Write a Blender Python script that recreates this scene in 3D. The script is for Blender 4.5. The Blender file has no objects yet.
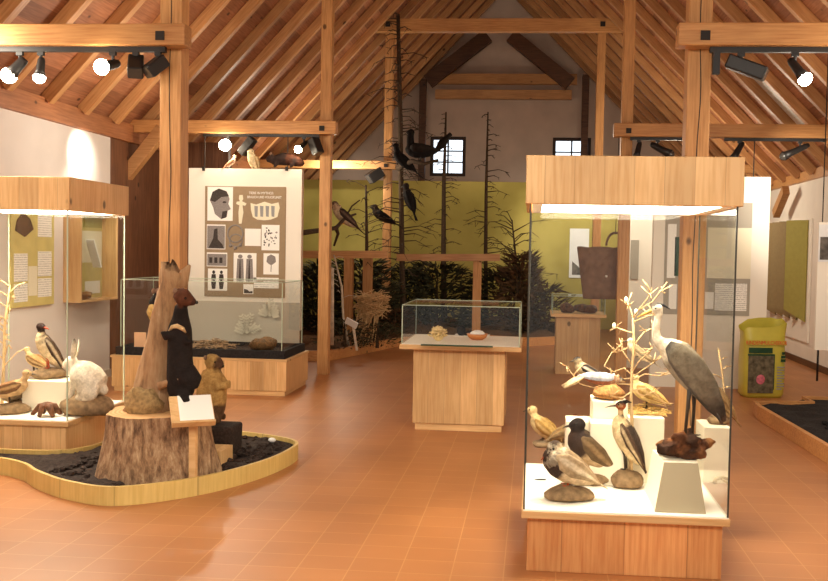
import bpy, bmesh, math, random
from mathutils import Vector, Matrix, Euler, noise
from mathutils.kdtree import KDTree
random.seed(7)
C = bpy.context.scene.collection
PI = math.pi
R = math.radians
V = Vector

# ------------------------------------------------------------------ camera
FPX, SHX = 939.2, 38.6
cam_d = bpy.data.cameras.new('camera'); cam = bpy.data.objects.new('camera', cam_d); C.objects.link(cam)
cam.location = (0, 0, 1.55)
CM = (Matrix.Rotation(0.0848, 3, 'Z') @ Matrix.Rotation(PI/2 - 0.0417, 3, 'X') @ Matrix.Rotation(0.0189, 3, 'Z'))
cam.rotation_euler = CM.to_euler()
cam_d.sensor_width = 36; cam_d.lens = 36*FPX/828; cam_d.shift_x = -SHX/828
bpy.context.scene.camera = cam
def ray(px, py): return CM @ V(((px-414-SHX)/FPX, -(py-290.5)/FPX, -1))
def P(px, py, Y):                                 # the place at distance Y that the photo shows there
    d = ray(px, py); return V((0, 0, 1.55)) + d*(Y/d.y)
def G(px, py, z=0.0):                             # the place at height z
    d = ray(px, py); return V((0, 0, 1.55)) + d*((z-1.55)/d.z)
def W(px, py, X):
    d = ray(px, py); return V((0, 0, 1.55)) + d*(X/d.x)

# ------------------------------------------------------------------ materials
def lin(c):
    c = c/255.0
    return c/12.92 if c <= .04045 else ((c+.055)/1.055)**2.4
def rgb(r, g, b): return (lin(r), lin(g), lin(b), 1)
MATS = {}
def newmat(name):
    m = bpy.data.materials.new(name); m.use_nodes = True
    nt = m.node_tree; nt.nodes.clear()
    out = nt.nodes.new('ShaderNodeOutputMaterial'); b = nt.nodes.new('ShaderNodeBsdfPrincipled')
    nt.links.new(b.outputs[0], out.inputs[0]); MATS[name] = m
    return m, nt, b
def N(nt, t, **kw):
    n = nt.nodes.new(t)
    for k, v in kw.items():
        if k in n.inputs: n.inputs[k].default_value = v
        else: setattr(n, k, v)
    return n
def ramp(nt, fac, stops):
    r = nt.nodes.new('ShaderNodeValToRGB'); e = r.color_ramp.elements
    while len(e) < len(stops): e.new(0.5)
    for i, (p, c) in enumerate(stops): e[i].position = p; e[i].color = c
    nt.links.new(fac, r.inputs[0]); return r.outputs[0]
def mixc(nt, fac, a, b, mode='MIX'):
    m = nt.nodes.new('ShaderNodeMix'); m.data_type = 'RGBA'; m.blend_type = mode
    for i, s in ((0, fac), (6, a), (7, b)):
        if isinstance(s, (int, float, tuple)): m.inputs[i].default_value = s
        else: nt.links.new(s, m.inputs[i])
    return m.outputs[2]
def math_(nt, op, a, b=0.0):
    m = nt.nodes.new('ShaderNodeMath'); m.operation = op
    for i, s in ((0, a), (1, b)):
        if isinstance(s, (int, float)): m.inputs[i].default_value = s
        else: nt.links.new(s, m.inputs[i])
    return m.outputs[0]
def plain(name, c, rough=.6, metal=0, var=.0, scale=20, bump=0, spec=.3):
    m, nt, b = newmat(name)
    b.inputs['Roughness'].default_value = rough; b.inputs['Metallic'].default_value = metal
    b.inputs['Specular IOR Level'].default_value = spec
    if var or bump:
        tc = N(nt, 'ShaderNodeTexCoord'); n = N(nt, 'ShaderNodeTexNoise', Scale=scale, Detail=4.0)
        nt.links.new(tc.outputs['Object'], n.inputs['Vector'])
        lo = tuple(x*(1-var) for x in c[:3])+(1,); hi = tuple(min(1, x*(1+var)) for x in c[:3])+(1,)
        nt.links.new(ramp(nt, n.outputs[0], [(.3, lo), (.7, hi)]), b.inputs['Base Color'])
        if bump:
            bp = N(nt, 'ShaderNodeBump', Strength=bump, Distance=.01); nt.links.new(n.outputs[0], bp.inputs['Height'])
            nt.links.new(bp.outputs[0], b.inputs['Normal'])
    else: b.inputs['Base Color'].default_value = c
    return m
def wood(name, light, dark, axis='z', board=None, bw=.13, rough=.5, tint=.22, knots=True):
    """planed softwood: grain along axis; board = axis across which glued boards change"""
    m, nt, b = newmat(name)
    tc = N(nt, 'ShaderNodeTexCoord'); sep = N(nt, 'ShaderNodeSeparateXYZ'); nt.links.new(tc.outputs['Object'], sep.inputs[0])
    oi = N(nt, 'ShaderNodeObjectInfo')
    add = N(nt, 'ShaderNodeVectorMath', operation='ADD'); nt.links.new(tc.outputs['Object'], add.inputs[0])
    cmb = N(nt, 'ShaderNodeCombineXYZ'); off = math_(nt, 'MULTIPLY', oi.outputs['Random'], 37.0)
    for i in range(3): nt.links.new(off, cmb.inputs[i])
    nt.links.new(cmb.outputs[0], add.inputs[1])
    mp = N(nt, 'ShaderNodeMapping'); nt.links.new(add.outputs[0], mp.inputs[0])
    mp.inputs['Scale'].default_value = {'x': (.06, 1, 1), 'y': (1, .06, 1), 'z': (1, 1, .06)}[axis]
    n1 = N(nt, 'ShaderNodeTexNoise', Scale=60.0, Detail=4.0, Roughness=.55); nt.links.new(mp.outputs[0], n1.inputs['Vector'])
    colr = ramp(nt, n1.outputs[0], [(.3, dark), (.62, light)])
    n2 = N(nt, 'ShaderNodeTexNoise', Scale=2.2, Detail=2.0); nt.links.new(add.outputs[0], n2.inputs['Vector'])
    colr = mixc(nt, 1.0, colr, ramp(nt, n2.outputs[0], [(.3, (.86, .82, .78, 1)), (.7, (1.06, 1.04, 1, 1))]), 'MULTIPLY')
    if knots:
        kp = N(nt, 'ShaderNodeMapping'); nt.links.new(add.outputs[0], kp.inputs[0])
        kp.inputs['Scale'].default_value = {'x': (.7, 1, 1), 'y': (1, .7, 1), 'z': (1, 1, .7)}[axis]
        vo = N(nt, 'ShaderNodeTexVoronoi', Scale=3.6); nt.links.new(kp.outputs[0], vo.inputs['Vector'])
        k = ramp(nt, vo.outputs['Distance'], [(.06, (1, 1, 1, 1)), (.1, (0, 0, 0, 1))])
        colr = mixc(nt, k, colr, tuple(x*.32 for x in dark[:3])+(1,))
    rnd = oi.outputs['Random']
    if board:
        bi = {'x': 0, 'y': 1, 'z': 2}[board]
        q = math_(nt, 'DIVIDE', sep.outputs[bi], bw); fl = math_(nt, 'FLOOR', q)
        wn = N(nt, 'ShaderNodeTexWhiteNoise', noise_dimensions='1D'); nt.links.new(fl, wn.inputs['W'])
        rnd = wn.outputs['Value']
        fr = math_(nt, 'FRACT', q)
        colr = mixc(nt, ramp(nt, fr, [(0, (1, 1, 1, 1)), (.025, (0, 0, 0, 1))]), colr, tuple(x*.55 for x in dark[:3])+(1,))
    t = ramp(nt, rnd, [(0, (1-tint, 1-tint*1.1, 1-tint*1.2, 1)), (1, (1+tint*.4, 1+tint*.4, 1+tint*.4, 1))])
    colr = mixc(nt, 1.0, colr, t, 'MULTIPLY')
    nt.links.new(colr, b.inputs['Base Color']); b.inputs['Roughness'].default_value = rough
    b.inputs['Specular IOR Level'].default_value = .35
    return m
LP, DP = rgb(228, 190, 138), rgb(212, 168, 112)
OP, OD = rgb(212, 162, 106), rgb(186, 132, 80)
wood('pine_case', LP, DP, 'z', 'x', .14)
wood('pine_case_side', LP, DP, 'z', 'y', .14)
wood('pine_edge', LP, DP, 'x')
wood('pine_edge_y', LP, DP, 'y')
wood('red_case', rgb(232, 172, 112), rgb(212, 142, 86), 'z', 'x', .3)
wood('post_wood', OP, OD, 'z', rough=.55)
wood('beam_wood', rgb(214, 162, 104), rgb(188, 130, 78), 'x', rough=.45)
wood('rafter_wood', rgb(212, 162, 110), rgb(188, 134, 84), 'x', rough=.45, tint=.3)
wood('plate_wood', rgb(176, 118, 78), rgb(150, 96, 60), 'y')
wood('roof_boards', rgb(178, 122, 88), rgb(150, 98, 68), 'y', 'x', .17, rough=.6, tint=.35)
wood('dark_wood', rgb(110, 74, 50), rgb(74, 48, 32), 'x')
wood('brown_boards', rgb(128, 86, 60), rgb(96, 62, 42), 'z', 'x', .16)
wood('grey_boards', rgb(204, 194, 184), rgb(176, 164, 154), 'z', 'x', .12, knots=False)
plain('plaster', rgb(226, 218, 212), .9, var=.04, scale=3)
plain('plaster_warm', rgb(232, 222, 208), .9, var=.04, scale=3)
plain('plaster_far', rgb(214, 190, 172), .95, var=.07, scale=2.5)
plain('panel_white', rgb(240, 232, 218), .85)
plain('paper', rgb(246, 243, 236), .8)
plain('paper_cream', rgb(234, 226, 200), .8)
plain('fern_pale', rgb(196, 190, 172), .85)
plain('board_brown', rgb(156, 134, 106), .85, var=.04)
plain('board_grey', rgb(168, 160, 146), .85)
plain('board_green', rgb(206, 190, 116), .85, var=.1, scale=8)
plain('print_dark', rgb(66, 58, 54), .8, var=.35, scale=90)
plain('print_mid', rgb(140, 132, 128), .8, var=.35, scale=120)
plain('print_text', rgb(150, 148, 146), .8)
plain('black_metal', rgb(34, 31, 30), .45, spec=.4)
plain('dark_metal', rgb(52, 48, 46), .4, metal=.6)
plain('iron', rgb(40, 34, 30), .6)
plain('soil', rgb(52, 40, 34), .95, var=.5, scale=60, bump=.6)
plain('soil_black', rgb(38, 35, 36), .95, var=.5, scale=60, bump=.6)
plain('leaf_litter', rgb(100, 72, 44), .95, var=.5, scale=40, bump=.6)
plain('white_liner', rgb(246, 240, 226), .7)
plain('plinth_white', rgb(244, 234, 212), .75)
plain('grey_card', rgb(164, 150, 124), .8)
plain('stone', rgb(138, 112, 82), .9, var=.35, scale=30, bump=.5)
plain('pale_stone', rgb(196, 174, 136), .9, var=.3, scale=40, bump=.5)
plain('root_wood', rgb(104, 66, 42), .6, var=.6, scale=26, bump=.6)
plain('moss', rgb(168, 120, 70), .95, var=.4, scale=60, bump=.8)
plain('moss_grey', rgb(156, 128, 86), .95, var=.35, scale=40, bump=.9)
plain('straw', rgb(206, 172, 104), .9, var=.3, scale=50)
plain('twig_pale', rgb(206, 172, 124), .8, var=.2, scale=30)
plain('twig_dark', rgb(78, 62, 46), .9, var=.3, scale=30)
plain('twig_brown', rgb(150, 122, 92), .9, var=.4, scale=30)
plain('birch', rgb(214, 200, 178), .8, var=.25, scale=14)
plain('eye', rgb(12, 10, 8), .15, spec=.6)
plain('horn', rgb(70, 60, 48), .4)
plain('bill_red', rgb(170, 70, 40), .4)
plain('bill_yellow', rgb(206, 160, 70), .4)
plain('leg_red', rgb(196, 84, 44), .5)
plain('leg_dark', rgb(64, 54, 44), .5)
plain('leather', rgb(122, 92, 72), .7, var=.25, scale=12, bump=.2)
plain('cord_brown', rgb(130, 104, 84), .9)
plain('rope', rgb(170, 150, 120), .9)
plain('bag_yellow', rgb(188, 176, 66), .35, var=.08, scale=8, spec=.5)
plain('bag_red', rgb(208, 62, 44), .4)
plain('bag_green', rgb(34, 66, 42), .4, var=.2)
plain('bag_picture', rgb(92, 84, 66), .45, var=.6, scale=22)
plain('bag_pink', rgb(196, 104, 120), .45, var=.3, scale=30)
plain('olive_slat', rgb(146, 126, 88), .8, var=.05)
plain('olive_bright', rgb(164, 154, 80), .8, var=.05)
plain('ceramic', rgb(206, 132, 76), .5)
plain('salt', rgb(250, 248, 244), .8)
plain('coral', rgb(232, 206, 150), .85, var=.2, scale=40)
plain('fir', rgb(66, 64, 42), .95, var=.5, scale=12)
plain('shrub_brown', rgb(96, 70, 44), .95, var=.5, scale=12)
m, nt, b = newmat('bark_pale')
tc = N(nt, 'ShaderNodeTexCoord'); mp = N(nt, 'ShaderNodeMapping'); nt.links.new(tc.outputs['Object'], mp.inputs[0]); mp.inputs['Scale'].default_value = (1, 1, .22)
n = N(nt, 'ShaderNodeTexNoise', Scale=16.0, Detail=6.0, Roughness=.65); nt.links.new(mp.outputs[0], n.inputs['Vector'])
nt.links.new(ramp(nt, n.outputs[0], [(.3, rgb(104, 74, 50)), (.48, rgb(160, 122, 84)), (.62, rgb(178, 142, 104)), (.74, rgb(222, 200, 172))]), b.inputs['Base Color'])
bp = N(nt, 'ShaderNodeBump', Strength=.8, Distance=.015); nt.links.new(n.outputs[0], bp.inputs['Height']); nt.links.new(bp.outputs[0], b.inputs['Normal']); b.inputs['Roughness'].default_value = .85
plain('picture_sky', rgb(226, 226, 226), .6, var=.06, scale=4)
plain('picture_land', rgb(96, 90, 84), .6, var=.5, scale=16)
plain('card_pink', rgb(232, 180, 140), .8)
plain('window_frame', rgb(62, 46, 38), .6)
plain('kiln', rgb(120, 96, 76), .9, var=.4, scale=20)
def emis(name, c, s):
    m, nt, b = newmat(name); b.inputs['Base Color'].default_value = c
    b.inputs['Emission Color'].default_value = c; b.inputs['Emission Strength'].default_value = s
    return m
emis('case_lamp', (1, .9, .7, 1), 19.0)
emis('bulb', (1, .84, .6, 1), 60.0)
emis('bulb_soft', (1, .9, .75, 1), 12.0)
emis('daylight', (.8, .9, 1, 1), 1.25)
# tiles
m, nt, b = newmat('floor_tiles')
tc = N(nt, 'ShaderNodeTexCoord'); mp = N(nt, 'ShaderNodeMapping'); nt.links.new(tc.outputs['Object'], mp.inputs[0])
mp.inputs['Location'].default_value = (.358+.25*40, .06, 0)
br = N(nt, 'ShaderNodeTexBrick', offset=0.0, squash=1.0, Scale=1.0); nt.links.new(mp.outputs[0], br.inputs['Vector'])
br.inputs['Brick Width'].default_value = .25; br.inputs['Row Height'].default_value = .195
br.inputs['Mortar Size'].default_value = .0035; br.inputs['Mortar Smooth'].default_value = .3; br.inputs['Bias'].default_value = -.2
br.inputs['Color1'].default_value = rgb(178, 118, 70); br.inputs['Color2'].default_value = rgb(169, 110, 64)
br.inputs['Mortar'].default_value = rgb(190, 138, 88)
n = N(nt, 'ShaderNodeTexNoise', Scale=1.3, Detail=3.0); nt.links.new(tc.outputs['Object'], n.inputs['Vector'])
cc = mixc(nt, 1.0, br.outputs['Color'], ramp(nt, n.outputs[0], [(.3, (.86, .84, .82, 1)), (.7, (1.08, 1.08, 1.08, 1))]), 'MULTIPLY')
nt.links.new(cc, b.inputs['Base Color'])
b.inputs['Roughness'].default_value = .4; b.inputs['Specular IOR Level'].default_value = .45
bp = N(nt, 'ShaderNodeBump', Strength=.25, Distance=.003, invert=True); nt.links.new(br.outputs['Fac'], bp.inputs['Height']); nt.links.new(bp.outputs[0], b.inputs['Normal'])
# green mural wall at the back
m, nt, b = newmat('mural')
tc = N(nt, 'ShaderNodeTexCoord'); n = N(nt, 'ShaderNodeTexNoise', Scale=1.1, Detail=6.0); nt.links.new(tc.outputs['Object'], n.inputs['Vector'])
nt.links.new(ramp(nt, n.outputs[0], [(.3, rgb(160, 146, 70)), (.7, rgb(196, 180, 96))]), b.inputs['Base Color']); b.inputs['Roughness'].default_value = .9
# bark of the stump
m, nt, b = newmat('bark')
tc = N(nt, 'ShaderNodeTexCoord'); mp = N(nt, 'ShaderNodeMapping'); nt.links.new(tc.outputs['Object'], mp.inputs[0]); mp.inputs['Scale'].default_value = (1, 1, .3)
n = N(nt, 'ShaderNodeTexNoise', Scale=26.0, Detail=6.0, Roughness=.7); nt.links.new(mp.outputs[0], n.inputs['Vector'])
nt.links.new(ramp(nt, n.outputs[0], [(.34, rgb(98, 72, 52)), (.5, rgb(162, 126, 92)), (.68, rgb(206, 176, 138))]), b.inputs['Base Color'])
bp = N(nt, 'ShaderNodeBump', Strength=1.0, Distance=.03); nt.links.new(n.outputs[0], bp.inputs['Height']); nt.links.new(bp.outputs[0], b.inputs['Normal']); b.inputs['Roughness'].default_value = .95
# sawn end grain
m, nt, b = newmat('end_grain')
tc = N(nt, 'ShaderNodeTexCoord'); w = N(nt, 'ShaderNodeTexWave', wave_type='RINGS', rings_direction='Z', Scale=11.0, Distortion=2.0, Detail=2.0)
nt.links.new(tc.outputs['Object'], w.inputs['Vector'])
nt.links.new(ramp(nt, w.outputs['Color'], [(0, rgb(206, 156, 98)), (1, rgb(226, 184, 128))]), b.inputs['Base Color']); b.inputs['Roughness'].default_value = .8
# taxidermy: own colours of fur and feathers per vertex, broken up finely
m, nt, b = newmat('pelt')
at = N(nt, 'ShaderNodeAttribute', attribute_name='pelt'); tc = N(nt, 'ShaderNodeTexCoord')
n = N(nt, 'ShaderNodeTexNoise', Scale=70.0, Detail=4.0, Roughness=.7); nt.links.new(tc.outputs['Object'], n.inputs['Vector'])
n2 = N(nt, 'ShaderNodeTexNoise', Scale=26.0, Detail=3.0); nt.links.new(tc.outputs['Object'], n2.inputs['Vector'])
pc = mixc(nt, 1.0, at.outputs['Color'], ramp(nt, n2.outputs[0], [(.35, (.78, .75, .7, 1)), (.62, (1.1, 1.1, 1.1, 1))]), 'MULTIPLY')
cc = mixc(nt, 1.0, pc, ramp(nt, n.outputs[0], [(.3, (.72, .7, .68, 1)), (.68, (1.12, 1.1, 1.08, 1))]), 'MULTIPLY')
nt.links.new(cc, b.inputs['Base Color']); b.inputs['Roughness'].default_value = .85; b.inputs['Specular IOR Level'].default_value = .2
bp = N(nt, 'ShaderNodeBump', Strength=.5, Distance=.006); nt.links.new(n.outputs[0], bp.inputs['Height']); nt.links.new(bp.outputs[0], b.inputs['Normal'])
# text lines on sheets: rows of grey words
m, nt, b = newmat('text_sheet')
tc = N(nt, 'ShaderNodeTexCoord'); sp = N(nt, 'ShaderNodeSeparateXYZ'); nt.links.new(tc.outputs['Object'], sp.inputs[0])
rows = math_(nt, 'FRACT', math_(nt, 'MULTIPLY', sp.outputs[2], 44.0))
n = N(nt, 'ShaderNodeTexNoise', Scale=60.0, Detail=2.0); nt.links.new(tc.outputs['Object'], n.inputs['Vector'])
k = math_(nt, 'MULTIPLY', math_(nt, 'LESS_THAN', rows, .45), math_(nt, 'GREATER_THAN', n.outputs[0], .45))
nt.links.new(mixc(nt, k, rgb(243, 240, 232), rgb(196, 192, 186)), b.inputs['Base Color']); b.inputs['Roughness'].default_value = .8
# glass
m = bpy.data.materials.new('glass'); m.use_nodes = True; MATS['glass'] = m; nt = m.node_tree; nt.nodes.clear()
out = N(nt, 'ShaderNodeOutputMaterial'); mx = N(nt, 'ShaderNodeMixShader'); tr = N(nt, 'ShaderNodeBsdfTransparent'); gl = N(nt, 'ShaderNodeBsdfGlossy', Roughness=.02)
tr.inputs[0].default_value = (.985, .99, .98, 1); fr = N(nt, 'ShaderNodeFresnel'); ge = N(nt, 'ShaderNodeNewGeometry')
ior = math_(nt, 'ADD', 1.35, math_(nt, 'MULTIPLY', ge.outputs['Backfacing'], 1/1.35-1.35)); nt.links.new(ior, fr.inputs['IOR'])
nt.links.new(math_(nt, 'MULTIPLY', fr.outputs[0], .55), mx.inputs[0]); nt.links.new(tr.outputs[0], mx.inputs[1]); nt.links.new(gl.outputs[0], mx.inputs[2]); nt.links.new(mx.outputs[0], out.inputs[0])
plain('glass_edge', rgb(190, 204, 180), .2, spec=.6)
plain('silicone', rgb(64, 60, 52), .4)
plain('bulb_off', rgb(70, 66, 62), .2, spec=.6)

# ------------------------------------------------------------------ mesh building
class MB:
    def __init__(s): s.v = []; s.f = []; s.mi = []; s.vc = []
    def add(s, vs, fs, mi=0, vc=None):
        o = len(s.v); s.v += [V(v) for v in vs]; s.f += [tuple(i+o for i in f) for f in fs]; s.mi += [mi]*len(fs)
        if vc: s.vc += vc
        return s
    def box(s, x0, x1, y0, y1, z0, z1, mi=0):
        vs = [(x, y, z) for z in (z0, z1) for y in (y0, y1) for x in (x0, x1)]
        return s.add(vs, [(0, 2, 3, 1), (4, 5, 7, 6), (0, 1, 5, 4), (2, 6, 7, 3), (0, 4, 6, 2), (1, 3, 7, 5)], mi)
    def cbox(s, c, d, mi=0): return s.box(c[0]-d[0]/2, c[0]+d[0]/2, c[1]-d[1]/2, c[1]+d[1]/2, c[2]-d[2]/2, c[2]+d[2]/2, mi)
    def bar(s, a, b, w, h, up=(0, 0, 1), mi=0):
        a, b = V(a), V(b); d = (b-a).normalized(); u = V(up)
        sd = d.cross(u); sd = sd.normalized() if sd.length > 1e-4 else V((1, 0, 0)); n = sd.cross(d)
        vs = [p+sd*(w/2*i)+n*(h/2*j) for p in (a, b) for i, j in ((-1, -1), (1, -1), (1, 1), (-1, 1))]
        return s.add(vs, [(3, 2, 1, 0), (4, 5, 6, 7), (0, 1, 5, 4), (1, 2, 6, 5), (2, 3, 7, 6), (3, 0, 4, 7)], mi)
    def prism(s, poly, z0, z1, mi=0, top_mi=None):           # polygon in xy, counter-clockwise
        n = len(poly); vs = [(x, y, z0) for x, y in poly]+[(x, y, z1) for x, y in poly]
        s.add(vs, [tuple(range(n-1, -1, -1))]+[(i, (i+1) % n, n+(i+1) % n, n+i) for i in range(n)], mi)
        s.add([(x, y, z1) for x, y in poly], [tuple(range(n))], mi if top_mi is None else top_mi); return s
    def flat(s, poly, c, u, w, nrm, th=.004, mi=0):          # polygon in a plane (u, w), thin solid along nrm
        c, u, w, nrm = V(c), V(u), V(w), V(nrm); n = len(poly)
        b0 = [c+u*x+w*y for x, y in poly]; vs = b0+[p+nrm*th for p in b0]
        return s.add(vs, [tuple(range(n-1, -1, -1)), tuple(range(n, 2*n))]+[(i, (i+1) % n, n+(i+1) % n, n+i) for i in range(n)], mi)
    def loft(s, pts, rad, seg=12, mi=0, col=None, up=(0, 0, 1), caps=True):
        """round tube through pts; rad = r or (r_side, r_up); col = colour or f(t, a)"""
        pts = [V(p) for p in pts]; n = len(pts); vs = []; vc = []; prev = V(up)
        L = [0]
        for i in range(1, n): L.append(L[-1]+(pts[i]-pts[i-1]).length)
        for i, p in enumerate(pts):
            d = (pts[min(i+1, n-1)]-pts[max(i-1, 0)]).normalized()
            sd = d.cross(prev)
            if sd.length < .05: sd = d.cross(V((0, 1, .01)))
            if sd.length < .05: sd = d.cross(V((1, 0, 0)))
            sd.normalize(); nn = sd.cross(d).normalized(); prev = nn
            r = rad[i]; rs, ru = (r, r) if isinstance(r, (int, float)) else r
            for k in range(seg):
                a = 2*PI*k/seg; vs.append(p+sd*(math.cos(a)*rs)+nn*(math.sin(a)*ru))
                if col: vc.append(col(L[i]/max(L[-1], 1e-6), a) if callable(col) else col)
        fs = [(i*seg+k, i*seg+(k+1) % seg, (i+1)*seg+(k+1) % seg, (i+1)*seg+k) for i in range(n-1) for k in range(seg)]
        if caps:
            fs += [tuple(range(seg-1, -1, -1)), tuple((n-1)*seg+k for k in range(seg))]
        return s.add(vs, fs, mi, vc or None)
    def tube(s, pts, r0, r1=None, seg=6, mi=0):
        n = len(pts); r1 = r0 if r1 is None else r1
        return s.loft(pts, [r0+(r1-r0)*i/(n-1) for i in range(n)], seg, mi)
    def ball(s, c, r, seg=10, mi=0, col=None):
        r = (r, r, r) if isinstance(r, (int, float)) else r; c = V(c); vs = []; k = seg//2+1
        for i in range(k+1):
            th = PI*i/k
            for j in range(seg): vs.append(c+V((r[0]*math.sin(th)*math.cos(2*PI*j/seg), r[1]*math.sin(th)*math.sin(2*PI*j/seg), r[2]*math.cos(th))))
        fs = [(i*seg+j, (i+1)*seg+j, (i+1)*seg+(j+1) % seg, i*seg+(j+1) % seg) for i in range(k) for j in range(seg)]
        return s.add(vs, fs, mi, [col]*len(vs) if col else None)
    def rough(s, amp, freq, seed=0):
        for v in s.v:
            o = v*freq+V((seed, seed*2.3, seed*.7)); v += V((noise.noise(o), noise.noise(o+V((9, 0, 0))), noise.noise(o+V((0, 9, 0)))))*amp
        return s
    def move(s, d):
        for v in s.v: v += V(d)
        return s
    def mesh(s, name, mats, smooth=False, vc=False):
        me = bpy.data.meshes.new(name); me.from_pydata([tuple(v) for v in s.v], [], s.f)
        for m in mats: me.materials.append(MATS[m])
        me.polygons.foreach_set('material_index', s.mi)
        bm = bmesh.new(); bm.from_mesh(me)
        if not vc: bmesh.ops.remove_doubles(bm, verts=bm.verts, dist=1e-6)
        bmesh.ops.recalc_face_normals(bm, faces=bm.faces); bm.to_mesh(me); bm.free()
        if smooth: me.polygons.foreach_set('use_smooth', [True]*len(me.polygons))
        if vc and s.vc:
            at = me.color_attributes.new('pelt', 'FLOAT_COLOR', 'POINT')
            for i, c in enumerate(s.vc): at.data[i].color = c
        me.update(); return me
def mats_(m): return [m] if isinstance(m, str) else list(m)
def props(o, label, cat, group=None):
    o['label'] = label; o['category'] = cat
    if group: o['group'] = group
    return o
def thing(name, label, cat, loc=(0, 0, 0), rz=0, group=None):
    o = bpy.data.objects.new(name, None); C.objects.link(o); o.location = loc; o.rotation_euler = (0, 0, rz)
    o.empty_display_size = .1
    return props(o, label, cat, group)
def root_of(t):
    while t.parent: t = t.parent
    return t
def part(t, name, mb, mat, smooth=False, world=True, label=None, bevel=0, vc=False):
    """one mesh under a thing (or under a part of it); world=True when mb is in room coordinates"""
    if world:
        l = root_of(t).location; mb.move(-V(l))
    o = bpy.data.objects.new(name, mb.mesh(name, mats_(mat), smooth, vc)); C.objects.link(o); o.parent = t
    if label: o['label'] = label
    if bevel: bv(o, bevel)
    return o
def bv(o, w):
    md = o.modifiers.new('bevel', 'BEVEL'); md.width = w; md.segments = 2; md.limit_method = 'ANGLE'; md.angle_limit = R(40)
def solo(name, mb, mat, label, cat, group=None, smooth=False, bevel=0):
    xs = [v.x for v in mb.v]; ys = [v.y for v in mb.v]; zs = [v.z for v in mb.v]
    c = V(((min(xs)+max(xs))/2, (min(ys)+max(ys))/2, min(zs))); mb.move(-c)
    o = bpy.data.objects.new(name, mb.mesh(name, mats_(mat), smooth)); C.objects.link(o); o.location = c
    if bevel: bv(o, bevel)
    return props(o, label, cat, group)
def struct(name, mb, mat, parent=None, smooth=False):
    o = bpy.data.objects.new(name, mb.mesh(name, mats_(mat), smooth)); C.objects.link(o)
    if parent: o.parent = parent
    else: o['kind'] = 'structure'
    return o
def copy_tree(o, parent=None):
    c = o.copy(); C.objects.link(c)
    if parent: c.parent = parent
    for ch in list(o.children): copy_tree(ch, c)
    return c
def text_part(t, name, body, size, loc, rot, mat, stretch=1.0):
    cu = bpy.data.curves.new(name, 'FONT'); cu.body = body; cu.size = size; cu.extrude = .0012; cu.align_x = 'CENTER'
    tmp = bpy.data.objects.new(name, cu); C.objects.link(tmp)
    me = bpy.data.meshes.new_from_object(tmp.evaluated_get(bpy.context.evaluated_depsgraph_get()))
    bpy.data.objects.remove(tmp); me.materials.clear(); me.materials.append(MATS[mat])
    me.transform(Matrix.Translation(V(loc)) @ Euler(rot).to_matrix().to_4x4() @ Matrix.Diagonal((stretch, 1, 1, 1)))
    o = bpy.data.objects.new(name, me); C.objects.link(o); o.parent = t; return o

# ------------------------------------------------------------------ the room
XC, XL, XR = -.74, -2.557, 1.077
WL, WR, YE = -4.95, 3.95, 21.55
ZL, SL, SR = 3.02, 1.08, 1.02
ZRIDGE = ZL+(XC-WL)*SL
def roof_z(x): return ZRIDGE-abs(x-XC)*(SL if x < XC else SR)
ZR = roof_z(WR)
struct('floor', MB().box(WL-.3, WR+.3, -1.5, YE+.2, -.1, 0), 'floor_tiles')
struct('wall_left', MB().box(WL-.15, WL, -1.5, 10.65, 0, 2.8), 'plaster')
struct('wall_left_boards', MB().box(WL-.15, WL, 10.65, YE, 0, 2.8), 'brown_boards')
struct('wall_right', MB().box(WR, WR+.15, -1.5, YE, 0, ZR-.12), 'plaster_warm')
struct('trim_1', MB().box(WL-.15, WL+.06, -1.5, YE, 2.8, ZL-.01).box(WL-.15, WL-.002, -1.5, YE, ZL-.01, ZL+.06), 'plate_wood')
struct('trim_2', MB().box(WR-.06, WR+.15, -1.5, YE, ZR-.12, ZR+.02), 'beam_wood')
struct('baseboard_left', MB().box(WL, WL+.02, -1.5, 10.65, 0, .09), 'grey_boards')
struct('baseboard_right', MB().box(WR-.02, WR, -1.5, YE, 0, .09), 'dark_wood')
# roof boards, in slope coordinates: local x up the slope, y along the nave
ANGL, ANGR = math.atan(SL), math.atan(SR); LSL = (XC-WL)/math.cos(ANGL)
for nm, x0, rz, ln in (('ceiling_left', WL, 0, LSL), ('ceiling_right', WR, PI, (WR-XC)/math.cos(ANGR))):
    mb = MB().box(0, ln, -.0, YE+1.5, 0, .03) if rz == 0 else MB().box(0, ln, -(YE+1.5), 0, 0, .03)
    o = struct(nm, mb, 'roof_boards'); o.location = (x0, -1.5, roof_z(x0)); o.rotation_euler = Euler((0, -(ANGR if rz else ANGL), rz))
# pale boarded stretch of roof on the right
def on_roof(px, py, lift=.0):
    d = ray(px, py); k = (ZRIDGE+SR*XC-1.55)/(d.z+SR*d.x); p = V((0, 0, 1.55))+d*k
    return p
a, b2 = on_roof(764, 84), on_roof(802, 122)
ya, yb = min(a.y, b2.y), max(a.y, b2.y)
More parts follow.
